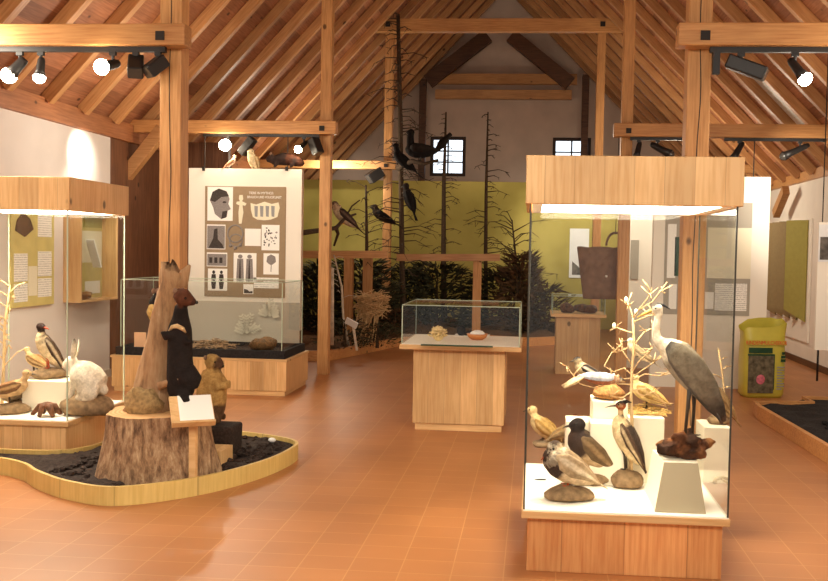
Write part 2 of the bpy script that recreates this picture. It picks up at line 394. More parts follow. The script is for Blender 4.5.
# gable wall with two windows
w1 = (P(430, 176, YE), P(466, 137, YE)); w2 = (P(552, 178, YE), P(591, 139, YE))
zb, zt = w1[0].z, w1[1].z
mb = MB()
xs = [WL-.2, w1[0].x, w1[1].x, w2[0].x, w2[1].x, WR+.2]
mb.box(xs[0], xs[5], YE, YE+.3, 0, zb)
for i in (0, 2, 4): mb.box(xs[i], xs[i+1], YE, YE+.3, zb, zt)
g = [(xs[0], zt), (xs[5], zt), (XC, ZRIDGE+.1)]
mb.flat([(XC-(ZRIDGE-zt)/SL-.1, zt), (XC+(ZRIDGE-zt)/SR+.1, zt), (XC, ZRIDGE+.05)], (0, YE, 0), (1, 0, 0), (0, 0, 1), (0, 1, 0), .3)
struct('wall_back', mb, 'plaster_far')
for i, (a_, b_) in enumerate((w1, w2)):
    x0, x1 = a_.x, b_.x; mb = MB(); f = .07; xm, zm = (x0+x1)/2, (zb+zt)/2
    mb.box(x0, x0+f, YE-.03, YE+.1, zb, zt); mb.box(x1-f, x1, YE-.03, YE+.1, zb, zt)
    mb.box(x0+f, x1-f, YE-.03, YE+.1, zb, zb+f); mb.box(x0+f, x1-f, YE-.03, YE+.1, zt-f, zt)
    o = struct('window_%d' % (i+1), mb, 'window_frame')
    mb = MB()
    mb.box(xm-.018, xm+.018, YE+.0, YE+.05, zb+f, zt-f)
    for j in (1, 2): z = zb+f+(zt-zb-2*f)*j/3; mb.box(x0+f, x1-f, YE+.01, YE+.04, z-.015, z+.015)
    struct('window_muntin', mb, 'window_frame', o)
    struct('window_pane', MB().box(x0+f, x1-f, YE+.06, YE+.07, zb+f, zt-f), 'daylight', o)

# ------------------------------------------------------------------ timber frame
FY = [6.51, 11.41, 16.31, 21.21]
ZT = 3.03
def side(x): return 'left' if x < XC else 'right'
POSTL = {(0, 0): 'thick cracked pine post left of the hanging poster, nearest on the left', (0, 1): 'thick cracked pine post rising behind the heron case',
 (1, 0): 'pine post beside the right edge of the hanging poster', (1, 1): 'pine post behind the hanging brown leather sack',
 (2, 0): 'pine post with birds on it in front of the green wall', (2, 1): 'slim pine post seen left of the leather sack',
 (3, 0): 'dim far post against the gable by the left window', (3, 1): 'dim far post against the gable by the right window'}
for k, y in enumerate(FY):
    w = (.155, .135, .14, .15)[k]
    for s, x in enumerate((XL, XR)):
        zt_ = roof_z(x)-.2
        t = thing('timber_post', POSTL[(k, s)], 'post', (x, y, 0))
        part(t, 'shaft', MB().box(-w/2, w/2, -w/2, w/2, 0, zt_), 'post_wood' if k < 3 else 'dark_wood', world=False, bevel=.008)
        if k == 0:                                                   # drying crack
            mb = MB(); z = .4; pts = []
            while z < 4: pts.append((noise.noise((z*1.7, s*5, 0))*.02, -w/2-.0005, z)); z += .12
            for p0, p1 in zip(pts, pts[1:]): mb.bar(p0, p1, .006, .003, (0, 1, 0))
            part(t, 'drying_crack', mb, 'iron', world=False)
BEAML = {(0, 0): 'pine tie beam across the upper left above the row of spotlights', (0, 1): 'reddish pine tie beam across the upper right above the spotlights',
 (1, 0): 'pine tie beam above the hanging poster', (1, 1): 'pine tie beam above the hood of the heron case',
 (2, 0): 'far pine tie beam left of the perched black birds', (2, 1): 'far reddish tie beam at right under the roof'}
for k, y in enumerate(FY[:3]):
    for s, (xp, xw) in enumerate(((XL, WL), (XR, WR))):
        zc = 1.55+(ZT-1.55)*(y-.19)/y; d = 1 if s == 0 else -1; h = (.145, .155, .14)[k]; wy = .14
        px_ = .17
        x0, x1 = sorted((xw, xp+d*px_))
        t = thing('tie_beam', BEAML[(k, s)], 'beam', ((x0+x1)/2, y-.19, zc-h/2)); hl = (x1-x0)/2
        part(t, 'beam', MB().box(-hl, hl, -wy/2, wy/2, 0, h), 'beam_wood', world=False, bevel=.008)
        part(t, 'bolt', MB().box(xp-t.location.x-.03, xp-t.location.x+.03, -wy/2-.012, -wy/2+.01, h*.42-.03, h*.42+.03), 'iron', world=False)
# collar beams
a = P(372, 26, FY[2]-.18); b_ = P(624, 26, FY[2]-.18)
t = thing('collar_beam', 'long pine collar beam across the nave with a bolt at each end', 'beam', ((a.x+b_.x)/2, a.y, a.z-.11)); hl = (b_.x-a.x)/2
part(t, 'beam', MB().box(-hl, hl, -.07, .07, 0, .22), 'beam_wood', world=False, bevel=.006)
for x in (XL, XR): part(t, 'bolt', MB().box(x-t.location.x-.04, x-t.location.x+.04, -.085, -.06, .08, .16), 'iron', world=False)
a = P(430, 79, FY[3]-.18); b_ = P(577, 79, FY[3]-.18); z2 = P(500, 94, FY[3]).z
solo('collar_beam', MB().box(a.x, b_.x, a.y-.07, a.y+.07, a.z-.11, a.z+.11), 'beam_wood', 'far collar beam in front of the gable, upper of two', 'beam')
solo('collar_beam', MB().box(a.x+.1, b_.x-.1, a.y+.2, a.y+.34, z2-.1, z2+.1), 'rafter_wood', 'far rail on the gable, lower of two', 'beam')
for (p0, p1, lb) in ((P(428, 82, 20.9), P(488, 36, 20.9), 'dark far gable brace rising to the right'), (P(570, 84, 20.9), P(511, 36, 20.9), 'dark far gable brace rising to the left')):
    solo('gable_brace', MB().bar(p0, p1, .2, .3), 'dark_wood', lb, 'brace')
solo('knee_brace', MB().bar(P(121, 182, 11.2), P(163, 129, 11.2), .13, .15), 'rafter_wood', 'diagonal pine knee brace beside the end of the left white wall', 'brace', bevel=.006)
solo('knee_brace', MB().bar(W(776, 214, WR-.2), W(786, 190, WR-.2), .1, .14), 'rafter_wood', 'short brace under the roof at the far right wall', 'brace')
# rafters
def rafter_set(x0, rz, ln, label, group):
    proto = None; y = 9.11-.75*12
    while y < YE-.3:
        n_in = V((SL, 0, -1)).normalized() if rz == 0 else V((-SR, 0, -1)).normalized()
        loc = V((x0, y, roof_z(x0)))+n_in*.062
        if proto is None:
            proto = bpy.data.objects.new('rafter', MB().box(.02, ln-.1, -.046, .046, -.06, .06).mesh('rafter', ['rafter_wood'])); bv(proto, .005); o = proto
        else: o = proto.copy()
        C.objects.link(o); o.location = loc; o.rotation_euler = Euler((0, -(ANGR if rz else ANGL), rz)); props(o, label, 'rafter', group); y += .75
rafter_set(WL, 0, LSL, 'sloping pine rafter under the left roof side', 'rafters of the left roof slope')
rafter_set(WR, PI, (WR-XC)/math.cos(ANGR), 'sloping pine rafter under the right roof side', 'rafters of the right roof slope')
# pale boards between two rafters at right
p0, p1 = on_roof(757, 84), on_roof(800, 124)
ymid = 12.485
sl = lambda p: (WR-p.x)/math.cos(ANGR)
o = bpy.data.objects.new('roof_panel', MB().box(sl(p1)-.25, sl(p0)+.25, -.3, .3, -.012, -.002).mesh('roof_panel', ['grey_boards'])); C.objects.link(o)
o.location = (WR, ymid, roof_z(WR)); o.rotation_euler = Euler((0, -ANGR, PI)); props(o, 'pale grey boarded panel between two rafters at upper right', 'panel')

# ------------------------------------------------------------------ track lights
LAMPS = []
def spotl(loc, aim, energy, size=60, blend=.6, r=.04, c=(1, .9, .74)):
    d = bpy.data.lights.new('spot_lamp', 'SPOT'); d.energy = energy; d.color = c; d.spot_size = R(size); d.spot_blend = blend; d.shadow_soft_size = r
    o = bpy.data.objects.new('spot_lamp', d); C.objects.link(o); o.location = loc
    o.rotation_euler = (V(aim)-V(loc)).to_track_quat('-Z', 'Y').to_euler(); return o
def track(x0, x1, y, z, label):
    t = thing('light_track', label, 'light track', ((x0+x1)/2, y, z)); h = (x1-x0)/2
    part(t, 'rail', MB().box(-h, h, -.018, .018, -.034, 0), 'black_metal', world=False)
    for e in (-h, h): part(t, 'end_cap', MB().box(e-.02, e+.02, -.02, .02, -.037, .0), 'dark_metal', world=False)
    return t
def spot(top, d, label, kind='can', lit=None, L=.17, r=.05, group=None):
    """head hanging from a rail at top, pointing along d"""
    d = V(d).normalized(); t = thing('spotlight', label, 'spotlight', top, 0, group)
    part(t, 'adapter', MB().box(-.022, .022, -.014, .014, -.025, 0), 'black_metal', world=False)
    j = V((0, 0, -.085)); part(t, 'arm', MB().tube([(0, 0, -.02), j], .011, seg=8), 'black_metal', world=False)
    a, e = j-d*L*.35, j+d*L*.65
    if kind == 'box':
        part(t, 'housing', MB().bar(a, e, r*2, r*1.8), 'black_metal', world=False, bevel=.01)
        part(t, 'lamp_face', MB().bar(e, e+d*.004, r*1.7, r*1.5), 'bulb_off', world=False)
    else:
        part(t, 'housing', MB().loft([a, a+d*L*.15, e-d*L*.3, e], [r*.45, r*.6, r*.7, r], 16), 'black_metal', True, world=False)
        if lit: part(t, 'bulb', MB().ball(e+d*.01, r*1.02, 14), lit, True, world=False, label='glowing reflector bulb')
        else: part(t, 'lamp_face', MB().ball(e, r*.9, 12), 'bulb_off', True, world=False)
    return t, V(top)+e+d*.07
ZC1, ZC2 = [1.55+(ZT-1.55)*(y-.19)/y for y in FY[:2]]
zt1 = ZC1-.0725
yt = FY[0]-.19
track(WL+.1, P(163, 52, yt).x, yt, zt1, 'black light track under the upper left tie beam')
track(P(713, 50, yt).x, WR-.2, yt, zt1, 'black light track under the upper right tie beam')
def hang(px, y, z): return V((P(px, 60, y).x, y, z))
zr = zt1-.034
sp = []
t, e = spot(hang(20, yt, zr), (-.62, -.2, -.75), 'lit spotlight at the far left end of the upper left track', lit='bulb_soft', L=.15, r=.055); spotl(e, (-4.9, 5.2, 1.2), 60)
t, e = spot(hang(41, yt, zr), (-.05, -.15, -1), 'lit spotlight pointing straight down, second on the upper left track', lit='bulb_soft', L=.13, r=.042); spotl(e, (-3.9, 5.8, 0), 90)
t, e = spot(hang(113, yt, zr), (-.35, -.75, -.3), 'dazzling lit spotlight in the middle of the upper left track', lit='bulb', L=.14, r=.052); spotl(e, (-2.6, 4.0, .6), 90, 80)
spot(hang(136, yt, zr), (.22, -.6, -.6), 'unlit black box spotlight just right of the dazzling one', 'box', L=.17, r=.052)
spot(hang(158, yt, zr), (-.4, -.5, -.55), 'unlit black box spotlight half behind the left post', 'box', L=.16, r=.05)
spot(hang(741, yt, zr), (.9, -.3, -.4), 'long unlit black spotlight right of the right post', 'box', L=.26, r=.05)
t, e = spot(hang(795, yt, zr), (.45, -.35, -.75), 'lit spotlight on the upper right track', lit='bulb', L=.16, r=.045); spotl(e, (3.6, 5.6, .1), 90, 70)
solo('track_feed_box', MB().cbox((P(716, 62, yt).x, yt, zt1-.105), (.045, .045, .14)), 'black_metal', 'small black feed box hanging at the inner end of the upper right track', 'box')
yt2 = FY[1]-.19; z2_ = ZC2-.0775
track(P(205, 137, yt2).x, P(318, 137, yt2).x, yt2, z2_, 'black light track above the hanging poster')
track(P(632, 139, yt2).x, P(690, 139, yt2).x, yt2, z2_, 'black light track just above the heron case hood')
track(P(726, 141, yt2).x, P(824, 143, yt2).x, yt2, z2_, 'black light track at right above the white panel')
zq = z2_-.034
t, e = spot(hang(229, yt2, zq), (-.15, -1, -.35), 'dazzling lit spotlight above the left side of the hanging poster', lit='bulb', L=.12, r=.07); spotl(e, (-2.9, 7.6, .6), 110, 80)
spot(hang(250, yt2, zq), (-.5, .1, -.6), 'black unlit spotlight tilted left above the poster', 'box', L=.24, r=.055)
t, e = spot(hang(305, yt2, zq), (-.35, -.9, -.6), 'small lit spotlight above the right edge of the poster', lit='bulb', L=.2, r=.045); spotl(e, (-3.4, 9.3, .4), 80, 70)
spot(hang(316, yt2, zq), (.3, -.2, -.7), 'black unlit spotlight touching the post beside the poster', 'box', L=.2, r=.06)
spot(hang(641, yt2, zq), (-.2, -.3, -.9), 'black unlit spotlight above the heron case, left of two', L=.2, r=.05)
spot(hang(660, yt2, zq), (.7, -.2, -.4), 'black unlit spotlight above the heron case, right of two', L=.26, r=.06)
spot(hang(742, yt2, zq), (-.5, -.2, -.9), 'black can spotlight above the right white panel', L=.24, r=.055)
spot(hang(803, yt2, zq), (-.95, -.1, -.45), 'black can spotlight pointing left at the far right', L=.32, r=.055)
spot(V((P(377, 150, FY[2]-.2).x, FY[2]-.2, ZT-.09)), (-.5, -.3, -.4), 'black unlit spotlight at the far post with birds', 'box', L=.26, r=.1)
# wall-washing lamps of the second bay
q_ = W(80, 156, WL); spotl((WL+.55, q_.y-.25, 2.72), (WL, q_.y, q_.z), 60, 60, .9, .03)
spotl((-3.4, 8.4, 2.95), (-3.6, 11, 1.4), 80, 75, .7)
spotl((2.0, 8.0, 2.6), (2.4, 11, 1.0), 45, 70, .8)
spotl((2.7, 10.0, 2.55), (3.95, 14.5, 1.4), 80, 80, .7)

# ------------------------------------------------------------------ display cases
def rim_box(mb, x0, x1, y0, y1, z0, z1, th):
    mb.box(x0, x1, y0, y0+th, z0, z1); mb.box(x0, x1, y1-th, y1, z0, z1)
    mb.box(x0, x0+th, y0+th, y1-th, z0, z1); mb.box(x1-th, x1, y0+th, y1-th, z0, z1); return mb
def pane_set(t, x0, x1, y0, y1, z0, z1, top=False, edge='glass_edge'):
    g = .006
    for b_ in ((x0, x1, y0, y0+g), (x0, x1, y1-g, y1), (x0, x0+g, y0+g, y1-g), (x1-g, x1, y0+g, y1-g)):
        part(t, 'glass_pane', MB().box(*b_, z0, z1), 'glass', world=False)
    if top: part(t, 'glass_lid', MB().box(x0, x1, y0, y1, z1, z1+g), 'glass', world=False)
    for x in (x0, x1):
        for y in (y0, y1): part(t, 'corner_joint', MB().box(x-.004, x+.004, y-.004, y+.004, z0, z1), edge, world=False)
    if top:
        mb = MB(); zz = z1+g
        for a, b_ in (((x0, y0), (x1, y0)), ((x0, y1), (x1, y1)), ((x0, y0), (x0, y1)), ((x1, y0), (x1, y1))): mb.bar((*a, zz), (*b_, zz), .006, .006)
        part(t, 'glass_edge_trim', mb, edge, world=False)
def tall_case(x0, y0, w, d, label, basem, edge):
    t = thing('display_case', label, 'display case', (x0+w/2, y0+d/2, 0)); hx, hy = w/2, d/2
    part(t, 'base', MB().box(-hx+.03, hx-.03, -hy+.03, hy-.03, 0, .266), basem, world=False, bevel=.004)
    part(t, 'deck', MB().box(-hx, hx, -hy, hy, .266, .302), 'pine_edge', world=False, bevel=.004)
    part(t, 'deck_liner', MB().box(-hx+.008, hx-.008, -hy+.008, hy-.008, .302, .308), 'white_liner', world=False)
    pane_set(t, -hx+.012, hx-.012, -hy+.012, hy-.012, .308, 1.784, edge=edge)
    mb = rim_box(MB(), -hx-.012, hx+.012, -hy-.012, hy+.012, 1.784, 2.014, .022); mb.box(-hx, hx, -hy, hy, 1.99, 2.012)
    part(t, 'hood', mb, 'pine_case', world=False, bevel=.004)
    part(t, 'inner_frame', rim_box(MB(), -hx+.02, hx-.02, -hy+.02, hy-.02, 1.784, 1.792, .05), 'white_liner', world=False)
    part(t, 'light_panel', MB().box(-hx+.07, hx-.07, -hy+.07, hy-.07, 1.786, 1.792), 'case_lamp', world=False, label='glowing diffuser under the hood')
    return t
tall_case(-.029, 4.507, .991, 1.023, 'tall lit glass case with the heron at front right', 'red_case', 'silicone')
tall_case(-4.208, 6.288, .985, .94, 'tall lit glass case with the white hare at left', 'pine_case', 'glass_edge')
CZ = .309
# low long case in front of the poster
a = G(117, 389); b_ = G(286, 396.5); yb_ = (a.y+b_.y)/2
lx0, lx1, ly0, ly1 = G(117, 389).x, b_.x, b_.y, b_.y+.95
t = thing('low_display_case', 'long low glass case on a pine base below the hanging poster', 'display case', ((lx0+lx1)/2, (ly0+ly1)/2, 0)); hx, hy = (lx1-lx0)/2, (ly1-ly0)/2
part(t, 'base', MB().box(-hx, hx, -hy, hy, .05, .36), 'pine_case', world=False, bevel=.004)
part(t, 'kick_board', MB().box(-hx+.02, hx-.02, -hy+.02, hy-.02, 0, .05), 'pine_edge', world=False)
part(t, 'rim', rim_box(MB(), -hx-.01, hx+.01, -hy-.01, hy+.01, .36, .385, .04), 'pine_edge', world=False)
part(t, 'tray_edge', rim_box(MB(), -hx+.03, hx-.03, -hy+.03, hy-.03, .385, .47, .03), 'soil_black', world=False)
part(t, 'back_board', MB().box(-hx+.09, hx-.09, hy-.06, hy-.05, .47, .93), 'board_grey', world=False)
pane_set(t, -hx+.07, hx-.07, -hy+.07, hy-.02, .385, 1.18, top=True)
lc = t.location.copy()
mb = MB()
gx, gy = 60, 20
vs = [(-hx+.06+(2*hx-.12)*i/gx, -hy+.06+(2*hy-.12)*j/gy, .43+.03*noise.noise((i*.35, j*.35, 1))) for j in range(gy+1) for i in range(gx+1)]
mb.add(vs, [(j*(gx+1)+i, j*(gx+1)+i+1, (j+1)*(gx+1)+i+1, (j+1)*(gx+1)+i) for j in range(gy) for i in range(gx)])
part(t, 'soil_bed', mb, 'soil', True, world=False)
solo('caption_card', MB().cbox((P(139, 337, ly0+.25).x, ly0+.28, .52), (.13, .012, .17)), 'card_pink', 'small pinkish caption card standing in the low glass case', 'card')
def debris(name, c, rx, ry, h, mat, seed, label, cat):
    rr = random.Random(seed); mb = MB()
    for i in range(90):
        a = rr.uniform(0, 2*PI); q = math.sqrt(rr.random()); p = V((c[0]+rx*q*math.cos(a), c[1]+ry*q*math.sin(a), c[2]+h*(1-q)*rr.random()))
        d = V((rr.uniform(-1, 1), rr.uniform(-1, 1), rr.uniform(-.25, .25)))*.09; mb.tube([p-d, p+V((0, 0, .01)), p+d], .006, .004, 5)
    return solo(name, mb, mat, label, cat)
debris('twig_heap', (P(208, 345, ly0+.4).x+.05, ly0+.42, .46), .26, .2, .1, 'twig_brown', 3, 'heap of dry sticks in the middle of the low glass case', 'sticks')
mb = MB().ball((P(262, 343, ly0+.4).x, ly0+.45, .5), (.16, .12, .07), 16); mb.rough(.03, 12, 4)
solo('earth_mound', mb, 'leaf_litter', 'brown earth mound at the right of the low glass case', 'mound', smooth=True)
def fern(c, h, label, n=7, seed=1):
    rr = random.Random(seed); mb = MB()
    for i in range(n):
        a = PI*(i+.5)/n+rr.uniform(-.1, .1); L = h*rr.uniform(.7, 1); e = V((c[0]+math.cos(a)*L*.6, c[1]-.01, c[2]+math.sin(a)*L)); m_ = V(c).lerp(e, .55)+V((0, 0, h*.08))
        mb.tube([c, m_, e], .004, .002, 5)
        for k in range(5):
            q = V(c).lerp(e, .3+.16*k); mb.flat([(-.004, 0), (.02, .012), (.045, .0), (.02, -.01)], q, (math.cos(a+.8), 0, math.sin(a+.8)), (-math.sin(a+.8), 0, math.cos(a+.8)), (0, 1, 0), .002)
            mb.flat([(-.004, 0), (.02, .012), (.045, .0), (.02, -.01)], q, (math.cos(a-.8), 0, math.sin(a-.8)), (-math.sin(a-.8), 0, math.cos(a-.8)), (0, 1, 0), .002)
    solo('dried_fern', mb, 'fern_pale', label, 'plant')
fern(P(247, 325, ly1-.08)+V((0, 0, -.1)), .26, 'pale dried fern against the back of the low glass case', 7, 2)
fern(P(270, 312, ly1-.08)+V((0, 0, -.05)), .2, 'pale dried fern at upper right in the low glass case', 8, 4)
# middle pedestal with a glass box
t = thing('pedestal_showcase', 'pine pedestal with a flat glass box in the middle of the hall', 'display case', (-.6, 8.41, 0))
part(t, 'base', MB().box(-.41, .38, -.39, .39, .06, .71), 'pine_case', world=False, bevel=.004)
part(t, 'kick_board', MB().box(-.39, .36, -.37, .37, 0, .06), 'pine_edge', world=False)
part(t, 'table_top', MB().box(-.52, .52, -.5, .5, .71, .75), 'pine_edge', world=False, bevel=.004)
part(t, 'liner', MB().box(-.5, .5, -.48, .48, .75, .754), 'white_liner', world=False)
pane_set(t, -.5, .5, -.48, .48, .754, 1.08, top=True)
pc = t.location.copy()
mb = MB(); rr = random.Random(5); c = V(G(438, 341, .754))+V((0, .02, 0))
mb.ball(c+V((0, 0, .045)), (.05, .05, .045), 12)
for i in range(70):
    a, e = rr.uniform(0, 2*PI), rr.uniform(.05, 1.4); d = V((math.cos(a)*math.cos(e), math.sin(a)*math.cos(e), math.sin(e)))
    p = c+V((0, 0, .04))+d*.05; mb.tube([p, p+d*.025, p+d*.03+V((rr.uniform(-.02, .02), rr.uniform(-.02, .02), rr.uniform(-.005, .015)))], .009, .006, 6)
solo('coral_cluster', mb, 'coral', 'cream knobbly cluster at left in the middle glass box', 'specimen', smooth=True)
c = V(G(477, 340, .754))+V((0, .03, 0)); mb = MB(); prof = [(.05, 0), (.08, .02), (.098, .055), (.09, .055), (.07, .025), (.0, .02)]
sg = 24
vs = [(c.x+r*math.cos(2*PI*k/sg), c.y+r*math.sin(2*PI*k/sg), c.z+z) for r, z in prof for k in range(sg)]
mb.add(vs, [(i*sg+k, i*sg+(k+1) % sg, (i+1)*sg+(k+1) % sg, (i+1)*sg+k) for i in range(5) for k in range(sg)]+[tuple(range(sg))])
solo('clay_bowl', mb, 'ceramic', 'small orange clay bowl in the middle glass box', 'bowl', smooth=True)
mb = MB().ball(c+V((0, 0, .055)), (.068, .068, .03), 14); mb.rough(.008, 40); solo('salt_heap', mb, 'salt', 'white heap filling the clay bowl', 'heap', smooth=True)
c = V(G(460, 337, .754))+V((0, .12, 0)); mb = MB().ball(c+V((0, 0, .05)), (.04, .035, .05), 12).ball(c+V((.07, .01, .025)), (.08, .04, .022), 12); mb.rough(.012, 25)
solo('dark_lump', mb, 'soil_black', 'black lump behind the clay bowl', 'specimen', smooth=True)
a = G(421, 345.5, .754); b_ = G(493, 347, .754)
solo('caption_strip', MB().box(a.x, b_.x, a.y-.02, a.y+.025, .7542, .765), 'bag_green', 'long dark green strip along the front of the middle glass box', 'strip')
a = G(462, 338, .754); solo('paper_sheet', MB().box(a.x-.09, a.x+.24, a.y+.15, a.y+.4, .7542, .758), 'paper', 'white paper sheet lying at the back of the middle glass box', 'paper')
# rear pedestal, seen through the heron case
a = G(555, 374); b_ = G(599, 375)
t = thing('pedestal_showcase', 'small pine pedestal with a glass box under the leather sack', 'display case', ((a.x+b_.x)/2, a.y+.3, 0)); h = (b_.x-a.x)/2
part(t, 'base', MB().box(-h, h, -.28, .28, 0, .74), 'pine_case', world=False)
part(t, 'table_top', MB().box(-h-.07, h+.07, -.35, .35, .74, .78), 'pine_edge', world=False)
pane_set(t, -h-.05, h+.05, -.33, .33, .78, 1.0, top=True)
rc = t.location.copy()
for dx, nm, sx in ((-.14, 'left', .1), (.1, 'right', .16)):
    mb = MB().ball((rc.x+dx, rc.y-.1, .84), (sx, .1, .06), 14); mb.rough(.03, 14, sx*10)
    solo('brown_specimen', mb, 'root_wood', 'brown knobbly lump in the rear glass box, %s one' % nm, 'specimen', smooth=True)
# brown leather sack hanging by the right post
YS = FY[1]+.22
q = [P(577, 249, YS), P(616, 246.5, YS), P(625, 246, YS), P(622, 298, YS), P(583, 300, YS)]
top = [q[0], q[1], q[2]]; bl, brt = q[4], q[3]
t = thing('leather_sack', 'brown leather sack hanging beside the pine post behind the heron', 'sack', ((bl+brt)/2))
mb = MB(); n_ = 8; ring = []
for z_i in range(9):
    f = z_i/8; a = bl.lerp(q[0], f); b_ = brt.lerp(q[2], f); cx_ = (a+b_)/2; hw = (b_-a).length/2
    ring.append([cx_+V((math.cos(2*PI*k/20)*hw, math.sin(2*PI*k/20)*(.07+.03*math.sin(PI*f)), .012*math.sin(3*PI*k/10)*(1 if z_i == 8 else 0))) for k in range(20)])
mb.add([p for r_ in ring for p in r_], [(i*20+k, i*20+(k+1) % 20, (i+1)*20+(k+1) % 20, (i+1)*20+k) for i in range(8) for k in range(20)]+[tuple(range(20))])
part(t, 'body', mb, 'leather', True)
mb = MB(); pts = [q[2]+V((-.12+.12*math.cos(a)*.9, -.02, .16*math.sin(a))) for a in [PI*i/12 for i in range(13)]]; mb.tube(pts, .014, seg=8)
part(t, 'handle', mb, 'leather', True)
fr_ = (q[0]+q[2])/2+V((0, -.1, 0)); pts = [fr_+V((.0+.13*math.sin(a), -.012, -.28-.16*(-math.cos(a)))) for a in [PI*.5+PI*i/12 for i in range(13)]]
pts = [V((p.x, p.y, fr_.z-.15-.28*math.sin(PI*i/12))) for i, p in enumerate([fr_+V((-.13+.26*i/12, -.015, 0)) for i in range(13)])]
part(t, 'cord', MB().tube(pts, .004, seg=6), 'cord_brown', True)
part(t, 'toggle', MB().ball(pts[9]+V((0, -.01, 0)), .016, 8), 'salt', True)
w0 = q[2]+V((-.12, -.02, .14))
solo('hanging_wire', MB().tube([w0, (XR-.1, FY[1]-.12, ZC2-.075)], .004), 'iron', 'thin wire that holds the leather sack', 'wire')

# ------------------------------------------------------------------ panels and posters
def sheet(t, cx, cz, w, h, y, kind, name='picture_sheet', tint='paper'):
    """print on board front at depth y; drawn motif stands on the paper"""
    mb = MB().box(cx-w/2, cx+w/2, y-.004, y, cz-h/2, cz+h/2, 0); yy = y-.0045
    def bl(poly, mi=1): mb.flat([(cx+px_*w/2, cz+pz*h/2) for px_, pz in poly], (0, yy, 0), (1, 0, 0), (0, 0, 1), (0, -1, 0), .001, mi)
    def ell(x, z, rx, rz, mi=1, n=18): bl([(x+rx*math.cos(2*PI*k/n), z+rz*math.sin(2*PI*k/n)) for k in range(n)], mi)
    nonlocal_y = None
    if kind == 'head':
        bl([(-.8, .2), (-.6, .7), (-.1, .9), (.5, .75), (.75, .3), (.65, .0), (.85, -.3), (.6, -.4), (.55, -.75), (.1, -.9), (-.4, -.6), (-.55, -.2)], 2); yy -= .0012
        bl([(-.8, .2), (-.6, .7), (-.1, .9), (.5, .75), (.7, .45), (.1, .4), (-.4, .1)], 1); ell(.35, .1, .16, .06); bl([(.2, -.45), (.6, -.4), (.5, -.8), (.1, -.9)], 1)
    elif kind == 'figures':
        for x in (-.4, .4): ell(x, .68, .15, .16); bl([(x-.2, .5), (x+.2, .5), (x+.28, -.1), (x+.18, -.85), (x-.18, -.85), (x-.28, -.1)])
    elif kind == 'robes':
        for x in (-.42, .4): ell(x, .75, .2, .14, 2); bl([(x-.26, .6), (x+.26, .6), (x+.34, -.9), (x-.34, -.9)], 2); yy -= .0012; bl([(x-.05, .5), (x+.02, .5), (x+.08, -.8), (x-.1, -.8)], 1)
    elif kind == 'photo':
        bl([(-.95, -.95), (.95, -.95), (.95, .9), (-.95, .9)], 2); yy -= .0012; bl([(-.8, -.9), (-.3, -.1), (-.2, .6), (.15, .7), (.2, -.2), (.7, -.6), (.85, -.9)], 1)
    elif kind == 'land':
        bl([(-.95, -.9), (.95, -.9), (.95, .8), (-.95, .8)], 2); yy -= .0012
        for x in (-.6, -.1, .4): bl([(x-.15, -.5), (x+.15, -.5), (x+.15, .3), (x-.15, .3)], 1)
    elif kind == 'ornament':
        rr = random.Random(8)
        for i in range(34): ell(rr.uniform(-.72, .72), rr.uniform(-.8, .8), rr.uniform(.05, .13), rr.uniform(.04, .09), 1 if i % 2 else 2, 8)
    elif kind == 'shell':
        bl([(-.6, .2), (-.5, .7), (0, .9), (.55, .7), (.65, .2), (.3, .0), (.08, -.1), (.05, -.75), (-.05, -.75), (-.02, -.1), (-.3, .0)], 2)
    elif kind == 'picture':
        bl([(-.85, -.85), (.85, -.85), (.85, -.35), (.2, -.45), (-.2, -.1), (-.85, .05)], 1)
    elif kind == 'none': pass
    o = part(t, name, mb, [tint, 'print_dark', 'print_mid'])
    return o
def panel_coords(y): return (lambda px_, py_: P(px_, py_, y))
# hanging poster panel (left)
YP = 11.2
a = P(189, 168, YP); b_ = P(302, 168, YP); zbot = .55
t = thing('display_screen', 'white hanging panel with a brown poster of drawings', 'panel', ((a.x+b_.x)/2, YP, zbot))
part(t, 'panel', MB().box(a.x, b_.x, YP, YP+.1, zbot, a.z), 'panel_white')
q0 = P(205.5, 186.5, YP); q1 = P(285, 298, YP)
bd = part(t, 'poster_board', MB().box(q0.x, q1.x, YP-.012, YP, P(245, 297, YP).z, P(245, 186.5, YP).z), 'board_brown')
def crop(x, y): return P(195+x/4.47, 170+y/4.47, YP)
def sh(x0, y0, x1, y1, kind, tint='paper'):
    p0, p1 = crop(x0, y0), crop(x1, y1); sheet(bd, (p0.x+p1.x)/2, (p0.z+p1.z)/2, p1.x-p0.x, p0.z-p1.z, YP-.012, kind, tint=tint)
for s_ in ((58, 75, 170, 228, 'head'), (55, 243, 137, 355, 'photo'), (225, 262, 295, 340, 'none'), (300, 245, 378, 360, 'ornament'), (55, 368, 145, 432, 'land'),
           (60, 440, 145, 540, 'figures'), (175, 370, 275, 500, 'robes'), (308, 372, 375, 468, 'shell'), (218, 510, 262, 555, 'picture')): sh(*s_)
p0, p1 = crop(265, 480), crop(375, 530)
part(bd, 'text_sheet', MB().box(p0.x, p1.x, YP-.016, YP-.012, p1.z, p0.z), 'text_sheet')
